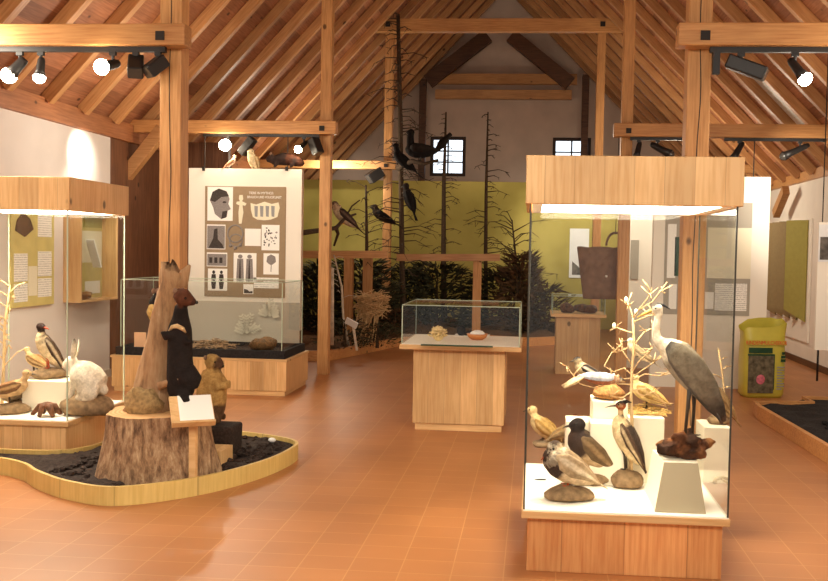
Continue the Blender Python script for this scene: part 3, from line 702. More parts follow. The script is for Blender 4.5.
# cut-out motifs straight on the board
mb = MB(); c = crop(207, 175); k_ = 11/850
def cut(mb, poly, cpx, mi=0):
    mb.flat([(crop(x, y).x, crop(x, y).z) for x, y in poly][::-1], (0, YP-.013-.002*mi, 0), (1, 0, 0), (0, 0, 1), (0, -1, 0), .003, mi)
cut(mb, [(200, 112), (215, 112), (217, 130), (212, 140), (232, 150), (226, 160), (214, 158), (218, 190), (210, 240), (198, 240), (196, 190), (200, 158), (186, 152), (188, 142), (203, 140), (198, 130)], 0)
part(bd, 'carved_figure', mb, 'paper_cream', label='cut-out print of a small carved figure')
mb = MB(); cut(mb, [(250, 148), (275, 155), (312, 142), (345, 152), (375, 145), (380, 170), (370, 210), (340, 222), (312, 225), (280, 222), (260, 210), (252, 180)], 0)
for x in (275, 300, 325, 350): cut(mb, [(x-8, 160), (x+8, 162), (x+6, 210), (x-6, 208)], 0, 1)
mb2 = mb
for i, v in enumerate(mb2.v): pass
part(bd, 'carved_belt', mb, ['paper_cream', 'print_text'], label='cut-out print of a carved belt')
mb = MB(); c = crop(182, 285); pts = [c+V((.095*math.cos(a), -.018, .105*math.sin(a))) for a in [2*PI*i/24 for i in range(25)]]; mb.tube(pts, .009, seg=6)
c2 = crop(185, 315)
pts = [c2+V((.08*math.cos(a), -.018, .075*math.sin(a))) for a in [2*PI*i/24 for i in range(25)]]; mb.tube(pts, .007, seg=6)
for x, y in ((160, 338), (182, 350), (205, 335)): mb.ball(crop(x, y)+V((0, -.018, 0)), .022, 8)
part(bd, 'ring_motif', mb, 'print_mid', True, label='grey print of a necklace ring')
p0 = crop(308, 105)
text_part(bd, 'title_text', 'TIERE IN MYTHOS', .042, V((p0.x-.03, YP-.014, p0.z-.01))-t.location, (PI/2, 0, 0), 'paper', .9)
text_part(bd, 'title_text', 'BRAUCH UND VOLKSKUNST', .042, V((p0.x+.01, YP-.014, p0.z-.06))-t.location, (PI/2, 0, 0), 'paper', .78)
for px_, lb in ((204, 'left'), (287, 'right')):
    w0 = P(px_, 168, YP)
    solo('hanging_wire', MB().tube([(w0.x, YP+.03, w0.z-.01), (w0.x, YP+.03, ZC2-.075)], .006), 'iron', 'thin dark %s wire that holds the poster panel' % lb, 'wire')
    solo('wire_clip', MB().cbox((w0.x, YP-.01, w0.z-.01), (.03, .03, .05)), 'iron', 'small black %s clip on top of the poster panel' % lb, 'clip')
# partition behind it on the left
struct('wall_partition', MB().box(WL, P(186, 200, 12.8).x+.6, 12.8, 12.9, 0, 3.0), 'brown_boards')
# right hanging panel
a = P(655, 177, YP); b_ = P(771, 177, YP)
t = thing('display_screen', 'white panel with a grey board of text sheets behind the heron case', 'panel', ((a.x+b_.x)/2, YP, 0))
part(t, 'panel', MB().box(a.x, b_.x, YP, YP+.1, 0, b_.z), 'panel_white')
p0, p1 = P(666, 203, YP), P(751, 316, YP)
bd = part(t, 'poster_board', MB().box(p0.x, P(751, 250, YP).x, YP-.012, YP, p1.z, P(751, 203, YP).z), 'board_grey')
for (x0, y0, x1, y1, k) in ((708, 227.5, 750, 279, 'paper_cream'), (715, 283, 746, 311, 'text_sheet'), (705, 292, 713, 309, 'paper'), (668, 224, 675, 278, 'paper'), (669, 284, 676, 309, 'paper')):
    a_, b2 = P(x0, y0, YP), P(x1, y1, YP)
    part(bd, 'text_sheet', MB().box(a_.x, b2.x, YP-.017, YP-.012, b2.z, a_.z), k)
a_, b2 = P(675, 237, YP), P(682, 276, YP)
part(bd, 'green_print', MB().box(a_.x, b2.x, YP-.017, YP-.012, b2.z, a_.z), 'bag_green', label='narrow green print')
w0 = P(754, 177, YP)
solo('hanging_wire', MB().tube([(w0.x, YP+.03, w0.z-.01), (w0.x, YP+.03, ZC2-.075)], .006), 'iron', 'thin dark wire above the right white panel', 'wire')
# narrow bright panel with a framed board further back
YB = 13.0
a = P(630, 190, YB); b_ = P(657, 190, YB)
t = thing('partition_panel', 'narrow bright panel with small boards seen left of the grey board', 'panel', ((a.x+b_.x)/2, YB, 0))
part(t, 'panel', MB().box(a.x, b_.x+.3, YB, YB+.08, 0, 2.7), 'panel_white')
a_, b2 = P(631, 240, YB), P(638, 279, YB); part(t, 'small_board', MB().box(a_.x, b2.x, YB-.02, YB, b2.z, a_.z), 'board_grey')
spotl((a.x+.3, 11.6, 3.0), (a.x+.22, YB, 1.9), 110, 60, .6)
# green wall at the back with a framed picture
YG = 19.5
struct('wall_mural', MB().box(WL, P(640, 190, YG).x, YG, YG+.12, 0, P(430, 181, YG).z), 'mural')
p0, p1 = P(570, 228.5, YG), P(588, 278, YG)
t = thing('framed_picture', 'framed pale landscape picture on the green wall behind the case', 'picture', ((p0.x+p1.x)/2, YG, p1.z))
part(t, 'frame', rim_box(MB(), p0.x, p1.x, YG-.03, YG, p1.z, p0.z, .03).box(p0.x, p1.x, YG-.03, YG-.02, p1.z, p0.z) if False else MB().box(p0.x, p1.x, YG-.03, YG, p1.z, p0.z), 'picture_sky')
part(t, 'print', MB().flat([(p0.x+.06, p1.z+.06), (p1.x-.06, p1.z+.06), (p1.x-.06, p1.z+.14), (p0.x+.22, p1.z+.2), (p0.x+.06, p1.z+.34)], (0, YG-.031, 0), (1, 0, 0), (0, 0, 1), (0, -1, 0), .002), 'picture_land')

# green board and wooden wall showcase on the left wall
def wallrect(px0, py0, px1, py1, X):
    a, b_ = W(px0, py0, X), W(px1, py1, X); return a, b_
a = W(11, 216, WL+.03); b_ = W(54, 310, WL+.03); y0, y1 = sorted((a.y, b_.y)); zt_, zb_ = 1.97, .93
t = thing('info_board', 'green info board with text sheets on the left white wall', 'board', (WL, (y0+y1)/2, zb_))
part(t, 'board', MB().box(WL+.001, WL+.03, y0, y1, zb_, zt_), 'board_green')
ww = (y1-y0)
for (u0, v0, u1, v1, k) in ((.6, .08, .93, .34, 'text_sheet'), (.06, .5, .36, .76, 'text_sheet'), (.6, .48, .93, .72, 'text_sheet'), (.6, .74, .93, .92, 'text_sheet'), (.06, .78, .36, .95, 'text_sheet'), (.38, .62, .58, .9, 'paper_cream')):
    part(t, 'text_sheet', MB().box(WL+.03, WL+.034, y0+u0*ww, y0+u1*ww, zt_-v1*(zt_-zb_), zt_-v0*(zt_-zb_)), k)
mb = MB().flat([(y0+.08*ww, zt_-.3), (y0+.3*ww, zt_-.36), (y0+.5*ww, zt_-.28), (y0+.42*ww, zt_-.18), (y0+.25*ww, zt_-.12), (y0+.12*ww, zt_-.2)], (WL+.031, 0, 0), (0, 1, 0), (0, 0, 1), (1, 0, 0), .003)
part(t, 'animal_print', mb, 'shrub_brown', label='brown cut-out animal print')
sy0 = W(63, 260, WL).y; sx = P(81, 260, sy0).x; sy1 = W(118, 260, sx).y
t = thing('wall_showcase', 'shallow pine wall showcase with small exhibits on the left wall', 'display case', (WL, (sy0+sy1)/2, .93))
mb = MB().box(WL+.002, sx, sy0, sy0+.025, .93, 1.95).box(WL+.002, sx, sy1-.025, sy1, .93, 1.95).box(WL+.002, sx, sy0+.025, sy1-.025, .93, .955).box(WL+.002, sx, sy0+.025, sy1-.025, 1.925, 1.95)
part(t, 'casing', mb, 'pine_case_side')
part(t, 'back', MB().box(WL+.002, WL+.02, sy0+.025, sy1-.025, .955, 1.925), 'board_green')
part(t, 'glass_front', MB().box(sx-.012, sx-.006, sy0+.03, sy1-.03, .96, 1.92), 'glass')
for (u0, u1, z0, z1, k) in ((.08, .35, 1.3, 1.85, 'paper'), (.42, .95, 1.35, 1.7, 'paper_cream'), (.5, .9, 1.0, 1.14, 'paper'), (.45, .95, 1.74, 1.84, 'olive_bright')):
    part(t, 'print', MB().box(WL+.02, WL+.026, sy0+u0*(sy1-sy0), sy0+u1*(sy1-sy0), z0, z1), k)
mb = MB().bar((WL+.12, sy0+.36, 1.6), (WL+.14, sy0+.5, 1.3), .1, .02); solo('small_exhibit', mb, 'paper', 'tilted white card in the wall showcase', 'card')
mb = MB().ball((WL+.13, sy0+.25, 1.0), (.06, .07, .045), 10); mb.rough(.02, 30); solo('small_exhibit', mb, 'moss', 'small mossy lump on the floor of the wall showcase', 'specimen', smooth=True)
spotl((-4.6, 9.6, 2.6), (WL, 9.9, 1.5), 12, 90, .8)

# right wall: olive slats, white boards
X0 = WR-.06
ya, yb = W(770, 250, X0).y, W(806, 250, X0).y
ys = sorted((ya, yb))
t = thing('slat_board', 'olive board of upright angled slats on the right wall', 'board', (WR, sum(ys)/2, W(790, 305, X0).z))
n_ = 5; zt_, zb_ = W(790, 222, X0).z, W(790, 308, X0).z; dy = (ys[1]-ys[0])/n_
for i in range(n_):
    y0_ = ys[0]+dy*i; mb = MB()
    vs = [(WR-.02, y0_), (WR-.3, y0_+.04), (WR-.3, y0_+.06), (WR-.02, y0_+dy*.95)] if False else [(WR-.03, y0_+.02), (WR-.05, y0_), (WR-.26, y0_+dy*.8), (WR-.24, y0_+dy*.82)]
    mb.prism(vs[::-1], zb_, zt_)
    for v in mb.v:
        if v.z < zb_+.01 and v.x > WR-.1: v.z -= .16
    part(t, 'slat', mb, 'olive_bright' if i == 0 else 'olive_slat', label='brighter olive slat' if i == 0 else None)
part(t, 'back_plate', MB().box(WR-.03, WR-.002, ys[0]-.1, ys[1], zb_-.45, zt_+.02), 'panel_white')
a = W(808, 300, WR-.12); b_ = W(828, 300, WR-.12)
YF = 10.2
t = thing('white_board', 'white hanging board with a small landscape picture at the far right', 'board', (3.5, YF, .62))
p0 = P(817, 226, YF)
part(t, 'board', MB().box(p0.x+.02, WR-.01, YF, YF+.05, P(815, 350, YF).z, P(815, 222, YF).z), 'panel_white')
p0, p1 = P(819, 224.5, YF), P(840, 262, YF)
f = part(t, 'picture', MB().box(p0.x, min(p1.x, WR-.02), YF-.012, YF, p1.z, p0.z), 'picture_sky')
part(f, 'picture_ground', MB().box(p0.x+.015, min(p1.x, WR-.03), YF-.014, YF-.012, p1.z+.02, p1.z+.26), 'picture_land')
w0 = P(823, 224, YF+.9)
w0 = P(823, 224, YF); solo('hanging_wire', MB().tube([(w0.x, YF+.02, w0.z-.02), (w0.x, YF+.02, roof_z(w0.x)-.02)], .006), 'iron', 'thin dark wire above the far right board', 'wire')

# ------------------------------------------------------------------ bag of mulch
c = G(763, 398); by = c.y+.12
bw_, bd_ = (G(783, 398).x-G(742, 398).x)/2, .14; zb1, zb2 = .62, .80
t = thing('mulch_bag', 'open yellow plastic bag of mulch in front of the right white panel', 'bag', (c.x, by, 0), R(8))
mb = MB(); rows = []; NS = 28
for i, (z, kx, ky) in enumerate(((0, .88, .9), (.04, .98, 1.05), (.2, 1, 1.12), (.4, 1, 1.08), (.55, 1.0, 1), (.64, 1.0, .95), (.71, 1.03, .85), (.79, 1.1, .8))):
    ring = []
    for k in range(NS):
        a = 2*PI*k/NS; ca, sa = math.cos(a), math.sin(a); e = .45
        x = math.copysign(abs(ca)**e, ca)*bw_*kx; y = math.copysign(abs(sa)**e, sa)*bd_*ky
        z2 = z+(.07*max(0, math.sin(a))+.045*math.cos(a)+.012*math.sin(5*a) if i == 7 else 0)
        w_ = noise.noise((x*9, y*9, z*9))*.008
        ring.append((x+w_, y+w_, z2))
    rows.append(ring)
mb.add([p for r_ in rows for p in r_], [(i*NS+k, i*NS+(k+1) % NS, (i+1)*NS+(k+1) % NS, (i+1)*NS+k) for i in range(7) for k in range(NS)]+[tuple(range(NS))])
part(t, 'bag', mb, 'bag_yellow', True, world=False)
part(t, 'mulch', MB().ball((0, 0, .62), (bw_*.9, bd_*.8, .05), 14).rough(.02, 20), 'bag_yellow', True, world=False)
yf = -bd_*1.14-.004
part(t, 'red_band', MB().box(-bw_*.92, bw_*.92, yf+.012, yf+.018, .585, .64), 'bag_yellow', world=False)
text_part(t, 'brand_text', 'RINDENMULCH', .062, (-bw_*.3, yf+.008, .592), (PI/2, 0, 0), 'bag_red', .78)
text_part(t, 'brand_text', 'DEKOR', .062, (bw_*.66, yf+.008, .592), (PI/2, 0, 0), 'bag_red', .62)
part(t, 'green_label', MB().box(-bw_*.9, bw_*.25, yf, yf+.006, .5, .56), 'bag_green', world=False, bevel=.004)
part(t, 'picture', MB().box(-bw_*.9, bw_*.32, yf-.004, yf+.004, .06, .47), 'bag_picture', world=False)
part(t, 'picture_frame', rim_box(MB(), -bw_*.93, bw_*.36, 0, .01, 0, .1, .02) if False else MB().box(-bw_*.93, bw_*.36, yf-.002, yf+.006, .47, .49).box(bw_*.32, bw_*.36, yf-.002, yf+.006, .1, .47), 'bag_green', world=False)
mb = MB()
mb.ball((-.07, yf-.004, .21), (.05, .004, .055), 10)
part(t, 'flower_print', mb, 'bag_pink', True, world=False)
mb = MB()
for z, w in ((.5, .03), (.46, .045), (.42, .05)): mb.box(bw_*.78-w/2, bw_*.78+w/2, yf+.004, yf+.012, z-.015, z+.015)
part(t, 'symbols', mb, 'bag_green', world=False)
mb = MB()
for j in range(9): mb.box(bw_*.5, bw_*(.86 if j % 3 else .74), yf+.006, yf+.012, .1+j*.03, .112+j*.03)
part(t, 'small_print', mb, 'print_text', world=False)

# ------------------------------------------------------------------ planted platforms
def ground(name, outline, z, mat, amp, parent_thing, res=.09, world=True):
    xs = [p[0] for p in outline]; ys = [p[1] for p in outline]
    def inside(x, y):
        c_ = False; j = len(outline)-1
        for i in range(len(outline)):
            xi, yi = outline[i]; xj, yj = outline[j]
            if (yi > y) != (yj > y) and x < (xj-xi)*(y-yi)/(yj-yi)+xi: c_ = not c_
            j = i
        return c_
    bm = bmesh.new(); bm.faces.new([bm.verts.new((x, y, z)) for x, y in outline])
    bmesh.ops.triangulate(bm, faces=bm.faces)
    for _ in range(6):
        ed = [e for e in bm.edges if e.calc_length() > res*1.3]
        if not ed: break
        bmesh.ops.subdivide_edges(bm, edges=ed, cuts=1); bmesh.ops.triangulate(bm, faces=bm.faces)
    mb = MB(); bm.verts.ensure_lookup_table()
    mb.add([v.co+V((0, 0, amp*(noise.noise(v.co*6)+.6*noise.noise(v.co*15))*(0 if v.is_boundary else 1))) for v in bm.verts], [tuple(v.index for v in f.verts) for f in bm.faces]); bm.free()
    return part(parent_thing, name, mb, mat, True)
def kerb(t, outline, z1, th, mat, closed=True):
    n = len(outline); inner = []
    pts = [V((x, y, 0)) for x, y in outline]
    for i in range(n):
        d = (pts[(i+1) % n]-pts[i-1]).normalized() if closed or 0 < i < n-1 else (pts[min(i+1, n-1)]-pts[max(i-1, 0)]).normalized()
        inner.append(pts[i]+V((-d.y, d.x, 0))*th)
    mb = MB(); vs = []
    for p, q in zip(pts, inner): vs += [p, p+V((0, 0, z1)), q+V((0, 0, z1)), q]
    fs = []
    for i in range(n if closed else n-1):
        a, b_ = i*4, ((i+1) % n)*4
        fs += [(a, b_, b_+1, a+1), (a+1, b_+1, b_+2, a+2), (a+2, b_+2, b_+3, a+3)]
    mb.add(vs, fs); o = part(t, 'rim', mb, mat); return o, [(q.x, q.y) for q in inner]
PCX, PCY, PR = -2.45, 6.3, .85
def spline(pts, per=8):
    n = len(pts); out = []
    for i in range(n):
        p0, p1, p2, p3 = [V((*pts[(i+k) % n], 0)) for k in (-1, 0, 1, 2)]
        for j in range(per):
            t_ = j/per; q = .5*((2*p1)+(p2-p0)*t_+(2*p0-5*p1+4*p2-p3)*t_**2+(3*p1-p0-3*p2+p3)*t_**3); out.append((q.x, q.y))
    return out
outl = spline([(-1.69, 6.62), (-1.74, 6.86), (-1.96, 7.02), (-2.3, 7.14), (-2.75, 7.14), (-3.08, 6.9), (-3.12, 6.45), (-3.3, 6.24), (-3.8, 6.22), (-4.35, 6.22), (-4.4, 6.1), (-4.3, 5.98), (-3.95, 5.97), (-3.55, 5.95), (-3.3, 5.83), (-3.1, 5.64), (-2.78, 5.42), (-2.42, 5.34), (-2.03, 5.66), (-1.78, 6.15)])
t = thing('planted_platform', 'low rounded platform of dark mulch with a pale wooden rim', 'platform', (PCX, PCY, 0))
wood('rim_wood', rgb(222, 194, 122), rgb(208, 178, 104), 'z', 'x', .4, tint=.08, knots=False)
o, inn = kerb(t, outl, .115, .022, 'rim_wood')
def inpoly(poly, x, y):
    c_ = False; j = len(poly)-1
    for i in range(len(poly)):
        xi, yi = poly[i]; xj, yj = poly[j]
        if (yi > y) != (yj > y) and x < (xj-xi)*(y-yi)/(yj-yi)+xi: c_ = not c_
        j = i
    return c_
shr = [(PCX+(x-PCX)*.92, PCY+(y-PCY)*.92) for x, y in inn]
ground('mulch', inn, .085, 'soil', .035, t, .06)
def clods(t, cx, cy, rx, ry, z, n, mat, seed, rmin=.012, rmax=.03, ok=lambda x, y: True):
    rr = random.Random(seed); mb = MB()
    for i in range(n):
        a, q = rr.uniform(0, 2*PI), math.sqrt(rr.random()); x, y = cx+rx*q*math.cos(a), cy+ry*q*math.sin(a)
        if not ok(x, y): continue
        r_ = rr.uniform(rmin, rmax); mb.ball((x, y, z+r_*.2), (r_*rr.uniform(.7, 1.4), r_*rr.uniform(.7, 1.4), r_*.7), 6)
    mb.rough(.01, 40, seed); o = part(t, 'mulch_clods', mb, mat); o['kind'] = 'stuff'; return o
clods(t, PCX, PCY, PR*1.0, PR*1.1, .088, 900, 'soil', 3, ok=lambda x, y: (x+2.42)**2+(y-5.9)**2 > .19 and x > -3.05 and inpoly(shr, x, y))
# stump
sc = V((P(157, 450, 5.89).x, 5.89, .06))
rnd = lambda a, z: (.375-.1*z)*(1+.05*math.sin(3*a+1)+.03*math.sin(7*a))*(1+.09*max(0, .25-z)/.25*(1+.5*math.sin(5*a)))+.014*noise.noise((math.cos(a)*9, math.sin(a)*9, z*3))
t = thing('tree_stump', 'wide sawn tree stump with bark on the mulch platform', 'stump', sc)
mb = MB(); SG = 96; zs = [0, .06, .12, .2, .28, .36, .42]
vs = [(rnd(2*PI*k/SG, z)*math.cos(2*PI*k/SG)*.93, rnd(2*PI*k/SG, z)*math.sin(2*PI*k/SG)*.93, z) for z in zs for k in range(SG)]
mb.add(vs, [(i*SG+k, i*SG+(k+1) % SG, (i+1)*SG+(k+1) % SG, (i+1)*SG+k) for i in range(len(zs)-1) for k in range(SG)])
part(t, 'bark', mb, 'bark', True, world=False)
mb = MB(); vs = [(rnd(2*PI*k/SG, .42)*math.cos(2*PI*k/SG)*.93, rnd(2*PI*k/SG, .42)*math.sin(2*PI*k/SG)*.93, .42) for k in range(SG)]
mb.add(vs, [tuple(range(SG))]); part(t, 'sawn_top', mb, 'end_grain', world=False, label='pale sawn top')
SZ = sc.z+.42
# snag (dead trunk) on the stump
YT = 5.92
def q_(px_, py_, y=YT): return P(px_, py_, y)
t = thing('dead_tree', 'barkless broken trunk standing on the stump', 'trunk', V((q_(153, 412).x, YT, SZ)))
mb = MB(); pts = [q_(152, 418), q_(152, 400), q_(154, 375), q_(158, 345), q_(163, 318), q_(168, 295), q_(172, 282)]; pts[0].z = SZ-.002
pts += [q_(174, 276)]
mb.loft(pts, [.165, .145, .1, .085, .078, .062, .066, .082], 32)
for k in range(32):
    a_ = 2*PI*k/32; v = mb.v[-32+k]; v.z += .035*abs(math.sin(2.5*a_+.4))+(.05 if math.cos(a_-.2) > .55 else 0)-(.03 if k % 5 == 2 else 0)
    v.x += .05 if math.cos(a_-.2) > .75 else 0
mb.rough(.03, 11, 2)
part(t, 'trunk', mb, 'bark_pale', True)
for (bx, by_, tx, ty, r_) in ((166, 280, 161, 268, .04), (181, 280, 189, 265, .036)):
    mb = MB().loft([q_(bx, by_+6), q_((bx+tx)/2, (by_+ty)/2), q_(tx, ty)], [r_*1.2, r_*.8, r_*.25], 8); mb.rough(.012, 20, bx)
    part(t, 'broken_fork', mb, 'bark_pale', True)
a, b_ = q_(160, 386, YT-.12), q_(179, 379, YT-.2); part(t, 'root_stub', MB().loft([a, a.lerp(b_, .5)+V((0, 0, .005)), b_], [.028, .02, .01], 10), 'bark_pale', True)
mb = MB().ball(q_(143, 403, YT-.1)+V((0, 0, 0)), (.13, .1, .11), 18); mb.rough(.035, 14, 6)
part(t, 'mossy_foot', mb, 'moss_grey', True, label='mossy flared foot')
# wooden step boxes with the marmot
mb = MB().box(*(lambda a, b_: (a.x, b_.x))(P(208, 440, 6.15), P(226, 440, 6.15)), 6.07, 6.3, .085, .185)
solo('wooden_box', mb, 'pine_case', 'small pale wooden box on the mulch beside the stump', 'box', bevel=.004)
mb = MB(); a = P(205, 440, 6.38); b_ = P(232, 440, 6.38)
mb.box(a.x-.03, b_.x, 6.34, 6.62, .08, .29); MB.rough(mb, .012, 9)
solo('rock_block', mb, 'soil', 'dark earthy block under the marmot', 'block', bevel=.02)
MZ = .285
# sign on a post
pb = G(193, 480, .09)
t = thing('sign_stand', 'small pine reading stand with a white card in front of the stump', 'sign', (pb.x, pb.y, .07))
part(t, 'post', MB().box(-.022, .022, -.022, .022, 0, .42), 'pine_edge', world=False, bevel=.003)
cz = .46; ang = R(38)
Rm = Matrix.Rotation(R(28), 3, 'Z') @ Matrix.Rotation(ang, 3, 'X')
def slab(x0, x1, y0, y1, z0, z1):
    mb = MB().box(x0, x1, y0, y1, z0, z1); mb.v = [Rm @ v+V((.0, -.0, cz)) for v in mb.v]; return mb
part(t, 'board', slab(-.14, .12, -.115, .115, -.012, .012), 'pine_edge', world=False, bevel=.003)
part(t, 'ledge', slab(-.14, .12, -.125, -.108, -.012, .028), 'pine_edge', world=False)
part(t, 'card', slab(-.09, .115, -.1, .112, .0125, .016), 'paper', world=False, label='white card')
mb = MB().ball(G(272, 440, .13), (.03, .02, .018), 8); solo('pale_pebble', mb, 'salt', 'white pebble on the right edge of the mulch platform', 'pebble', smooth=True)
# right platform
k0 = G(757, 419); k1 = G(828, 464)
outl = [(k0.x, k0.y), (k1.x, k1.y), (k1.x+.0, 4.6), (3.9, 4.6), (3.9, k0.y+.75), (k0.x+.62, k0.y+.75), (k0.x+.62, k0.y+.42), (k0.x+.03, k0.y+.3)]
t = thing('planted_platform', 'low platform of black gravel with a pine kerb at the right', 'platform', (3.1, 6.5, 0))
o, inn = kerb(t, outl, .13, .045, 'beam_wood')
ground('gravel', inn, .1, 'soil_black', .03, t, .1)
clods(t, 3.1, 7.0, .75, 2.0, .105, 500, 'soil_black', 9, ok=lambda x, y: x > k0.x+.15 and y < k0.y+.3)
pp = G(817, 381, .1)
t = thing('barrier_post', 'thin black barrier post on the black gravel', 'post', (pp.x, pp.y, .1))
part(t, 'rod', MB().tube([(0, 0, 0), (0, 0, .40)], .013, seg=8), 'black_metal', True, world=False)
part(t, 'cap', MB().ball((0, 0, .41), .022, 8), 'black_metal', True, world=False)

# ------------------------------------------------------------------ diorama in front of the green wall
cA, cB = G(329, 361), G(401, 346)
dio = [(cA.x, cA.y), (cB.x, cB.y), (P(475, 345, cB.y+.5).x, cB.y+.9), (P(530, 300, 15.6).x, 15.6), (1.0, 16.4), (1.0, YG), (WL+.02, YG), (WL+.02, cA.y-.2), (-3.6, cA.y-.2)]
t = thing('forest_floor', 'raised bed of leaf litter with a wooden kerb before the green wall', 'platform', (-2, 16, 0))
o, inn = kerb(t, dio, .14, .06, 'beam_wood')
ground('leaf_litter', inn, .14, 'leaf_litter', .14, t, .3)
def bush(name, c, rx, ry, h, mat, seed, label, n=420, dn=.24):
    rr = random.Random(seed); t = thing(name, label, 'plant', c); mb = MB()
    for i in range(n):
        a, q, z = rr.uniform(0, 2*PI), math.sqrt(rr.random()), rr.random()
        k = math.sqrt(max(0, 1-z*z*.8)); p = V((rx*q*k*math.cos(a), ry*q*k*math.sin(a), h*z*.92))
        d = V((math.cos(a), math.sin(a), rr.uniform(-.3, .9))).normalized(); L = dn*rr.uniform(.5, 1)*min(1, h)
        s = d.cross(V((rr.uniform(-1, 1), rr.uniform(-1, 1), 1))).normalized()*L*.14
        mb.add([p-d*L*.3, p+s, p+d*L, p-s], [(0, 1, 2, 3)])
    o = part(t, 'foliage', mb, mat, world=False)
    part(t, 'stem', MB().tube([(0, 0, -.05), (0, 0, h*.8)], .03, .01, 6), 'twig_dark', world=False)
for i, (px_, Y, rx, h, mat, lb) in enumerate(((362, 15.6, .75, 1.35, 'fir', 'dark fir thicket behind the wooden rail left of the bird post'), (437, 17.4, .9, 1.3, 'fir', 'dark fir thicket behind the rail under the left spruce'),
        (500, 17.6, .8, 1.2, 'fir', 'dark fir thicket under the right end of the rail'), (402, 17.8, .7, 1.2, 'fir', 'dark fir thicket right of the bird post'),
        (318, 15.8, .5, 1.3, 'fir', 'dark fir thicket beside the white birch pole'), (345, 13.4, .45, .45, 'fir', 'low dark bush at the foot of the small sign'),
        (395, 15.4, .4, .5, 'shrub_brown', 'low brown bush at the foot of the bird post'), (378, 14.0, .4, .35, 'fir', 'low dark bush beneath the twig nest'),
        (520, 16.9, .5, 1.5, 'shrub_brown', 'thin brown undergrowth beside the heron case'), (545, 17.0, .6, .9, 'shrub_brown', 'brown undergrowth seen through the heron case'))):
    c = P(px_, 300, Y); bush('fir_thicket' if mat == 'fir' else 'brown_bush', V((c.x, Y, .12)), rx, .45, h, mat, 20+i, lb, 1100 if h > 1 else 500)
# rail fence
def fence(pxa, pxb, py_, Y, posts, label):
    a, b_ = P(pxa, py_, Y), P(pxb, py_, Y); t = thing('rail_fence', label, 'fence', ((a.x+b_.x)/2, Y, .1))
    part(t, 'rail', MB().bar(a, b_, .1, .12), 'rafter_wood')
    for p in posts:
        x = P(p, 280, Y).x; part(t, 'post', MB().box(x-.07, x+.07, Y+.0, Y+.12, .1, a.z-.02), 'post_wood')
fence(397, 500, 257.5, 15.9, (477,), 'wooden rail on a post before the green wall, right one')
fence(303, 388, 254.5, 14.8, (348, 367), 'wooden rail behind the twig nest, left one')
def branchy(name, label, base, top, r0, r1, n, L0, L1, droop, mat, seed, zmin=.15, cat='tree', sub=3):
    rr = random.Random(seed); base, top = V(base), V(top); t = thing(name, label, cat, base)
    m1 = base.lerp(top, .33)+V((rr.uniform(-.03, .03), 0, 0)); m2 = base.lerp(top, .66)+V((rr.uniform(-.04, .04), 0, 0))
    part(t, 'trunk', MB().loft([base, m1, m2, top], [r0, r0*.8, r0*.5+r1*.5, r1], 8), mat, True)
    mb = MB()
    for i in range(n):
        f = zmin+(1-zmin)*(i+.5)/n; p = base.lerp(top, f); a = rr.uniform(0, 2*PI); L = (L0+(L1-L0)*f)*rr.uniform(.5, 1.1)
        d = V((math.cos(a), math.sin(a)*.7, 0)); e = p+d*L+V((0, 0, -droop*L*rr.uniform(.3, 1))); m_ = p.lerp(e, .5)+V((0, 0, .12*L))
        mb.tube([p, m_, e], .008*L0/.9+.003, .003, 5)
        for k in range(sub):
            q = m_.lerp(e, rr.random()); mb.tube([q, q+V((rr.uniform(-.25, .25), rr.uniform(-.2, .2), rr.uniform(-.25, .1)))*L], .006, .003, 4)
    part(t, 'twigs', mb, mat, True)
    return t
Y = 17.6
branchy('dead_spruce', 'bare dead spruce pole in front of the left gable window', (P(445, 300, Y).x, Y, .1), P(446, 112, Y), .06, .015, 40, .8, .12, .15, 'twig_dark', 31)
branchy('dead_spruce', 'bare dead spruce pole right of the left gable window', (P(487, 300, Y).x, Y, .1), P(488, 112, Y), .045, .012, 36, .9, .2, .15, 'twig_dark', 32)
Y = 15.9
branchy('dead_spruce', 'tall dark dead spruce close beside the bird post', (P(403, 340, Y).x, Y, .1), P(398, 14, Y), .055, .03, 80, 1.0, .4, .2, 'twig_dark', 33, .2)
Y = 15.0
branchy('dead_sapling', 'thin bare sapling standing behind the twig nest', (P(367, 330, Y).x, Y, .1), P(366, 185, Y), .04, .015, 26, .5, .5, -.3, 'twig_dark', 34)
branchy('dry_bush', 'bare thorny brush at the right end of the green wall', (P(520, 330, 16.9).x, 16.9, .1), P(512, 220, 16.9), .03, .01, 40, 1.0, .6, -.5, 'twig_dark', 35, .05, 'plant')
branchy('birch_sapling', 'thin pale birch sapling leaning left of the twig nest', (P(349, 335, 13.6).x, 13.6, .1), P(334, 255, 13.6), .022, .01, 8, .3, .2, -.2, 'birch', 36, .5, 'tree', 1)
solo('birch_pole', MB().tube([P(331.5, 345, 12.9), P(332, 268, 12.9)], .035, .028, 10), 'birch', 'white birch pole right beside the pine post', 'pole', smooth=True)
# nest of pale twigs
c = P(372, 300, 14.0)
rr = random.Random(11); mb = MB()
for i in range(170):
    a = rr.uniform(0, 2*PI); p = c+V((.2*math.cos(a)*rr.uniform(.5, 1), .2*math.sin(a)*rr.uniform(.5, 1), rr.uniform(-.22, .1))); d = V((-math.sin(a)+rr.uniform(-.5, .5), math.cos(a), rr.uniform(-.5, .5)))*.15
    mb.tube([p-d, p, p+d], .007, .004, 4)
for i in range(26):
    p = c+V((rr.uniform(-.2, .1), rr.uniform(-.2, .2), -.2)); mb.tube([p, p+V((rr.uniform(-.25, .0), 0, -rr.uniform(.3, .75)))], .012, .006, 4)
solo('twig_nest', mb, 'twig_pale', 'large pale twig nest on sticks in the forest display', 'nest')
b0 = P(357, 347, 13.0); b1 = P(353, 325, 13.0)
t = thing('sign_stand', 'tiny pale sign on a stick below the twig nest', 'sign', b0)
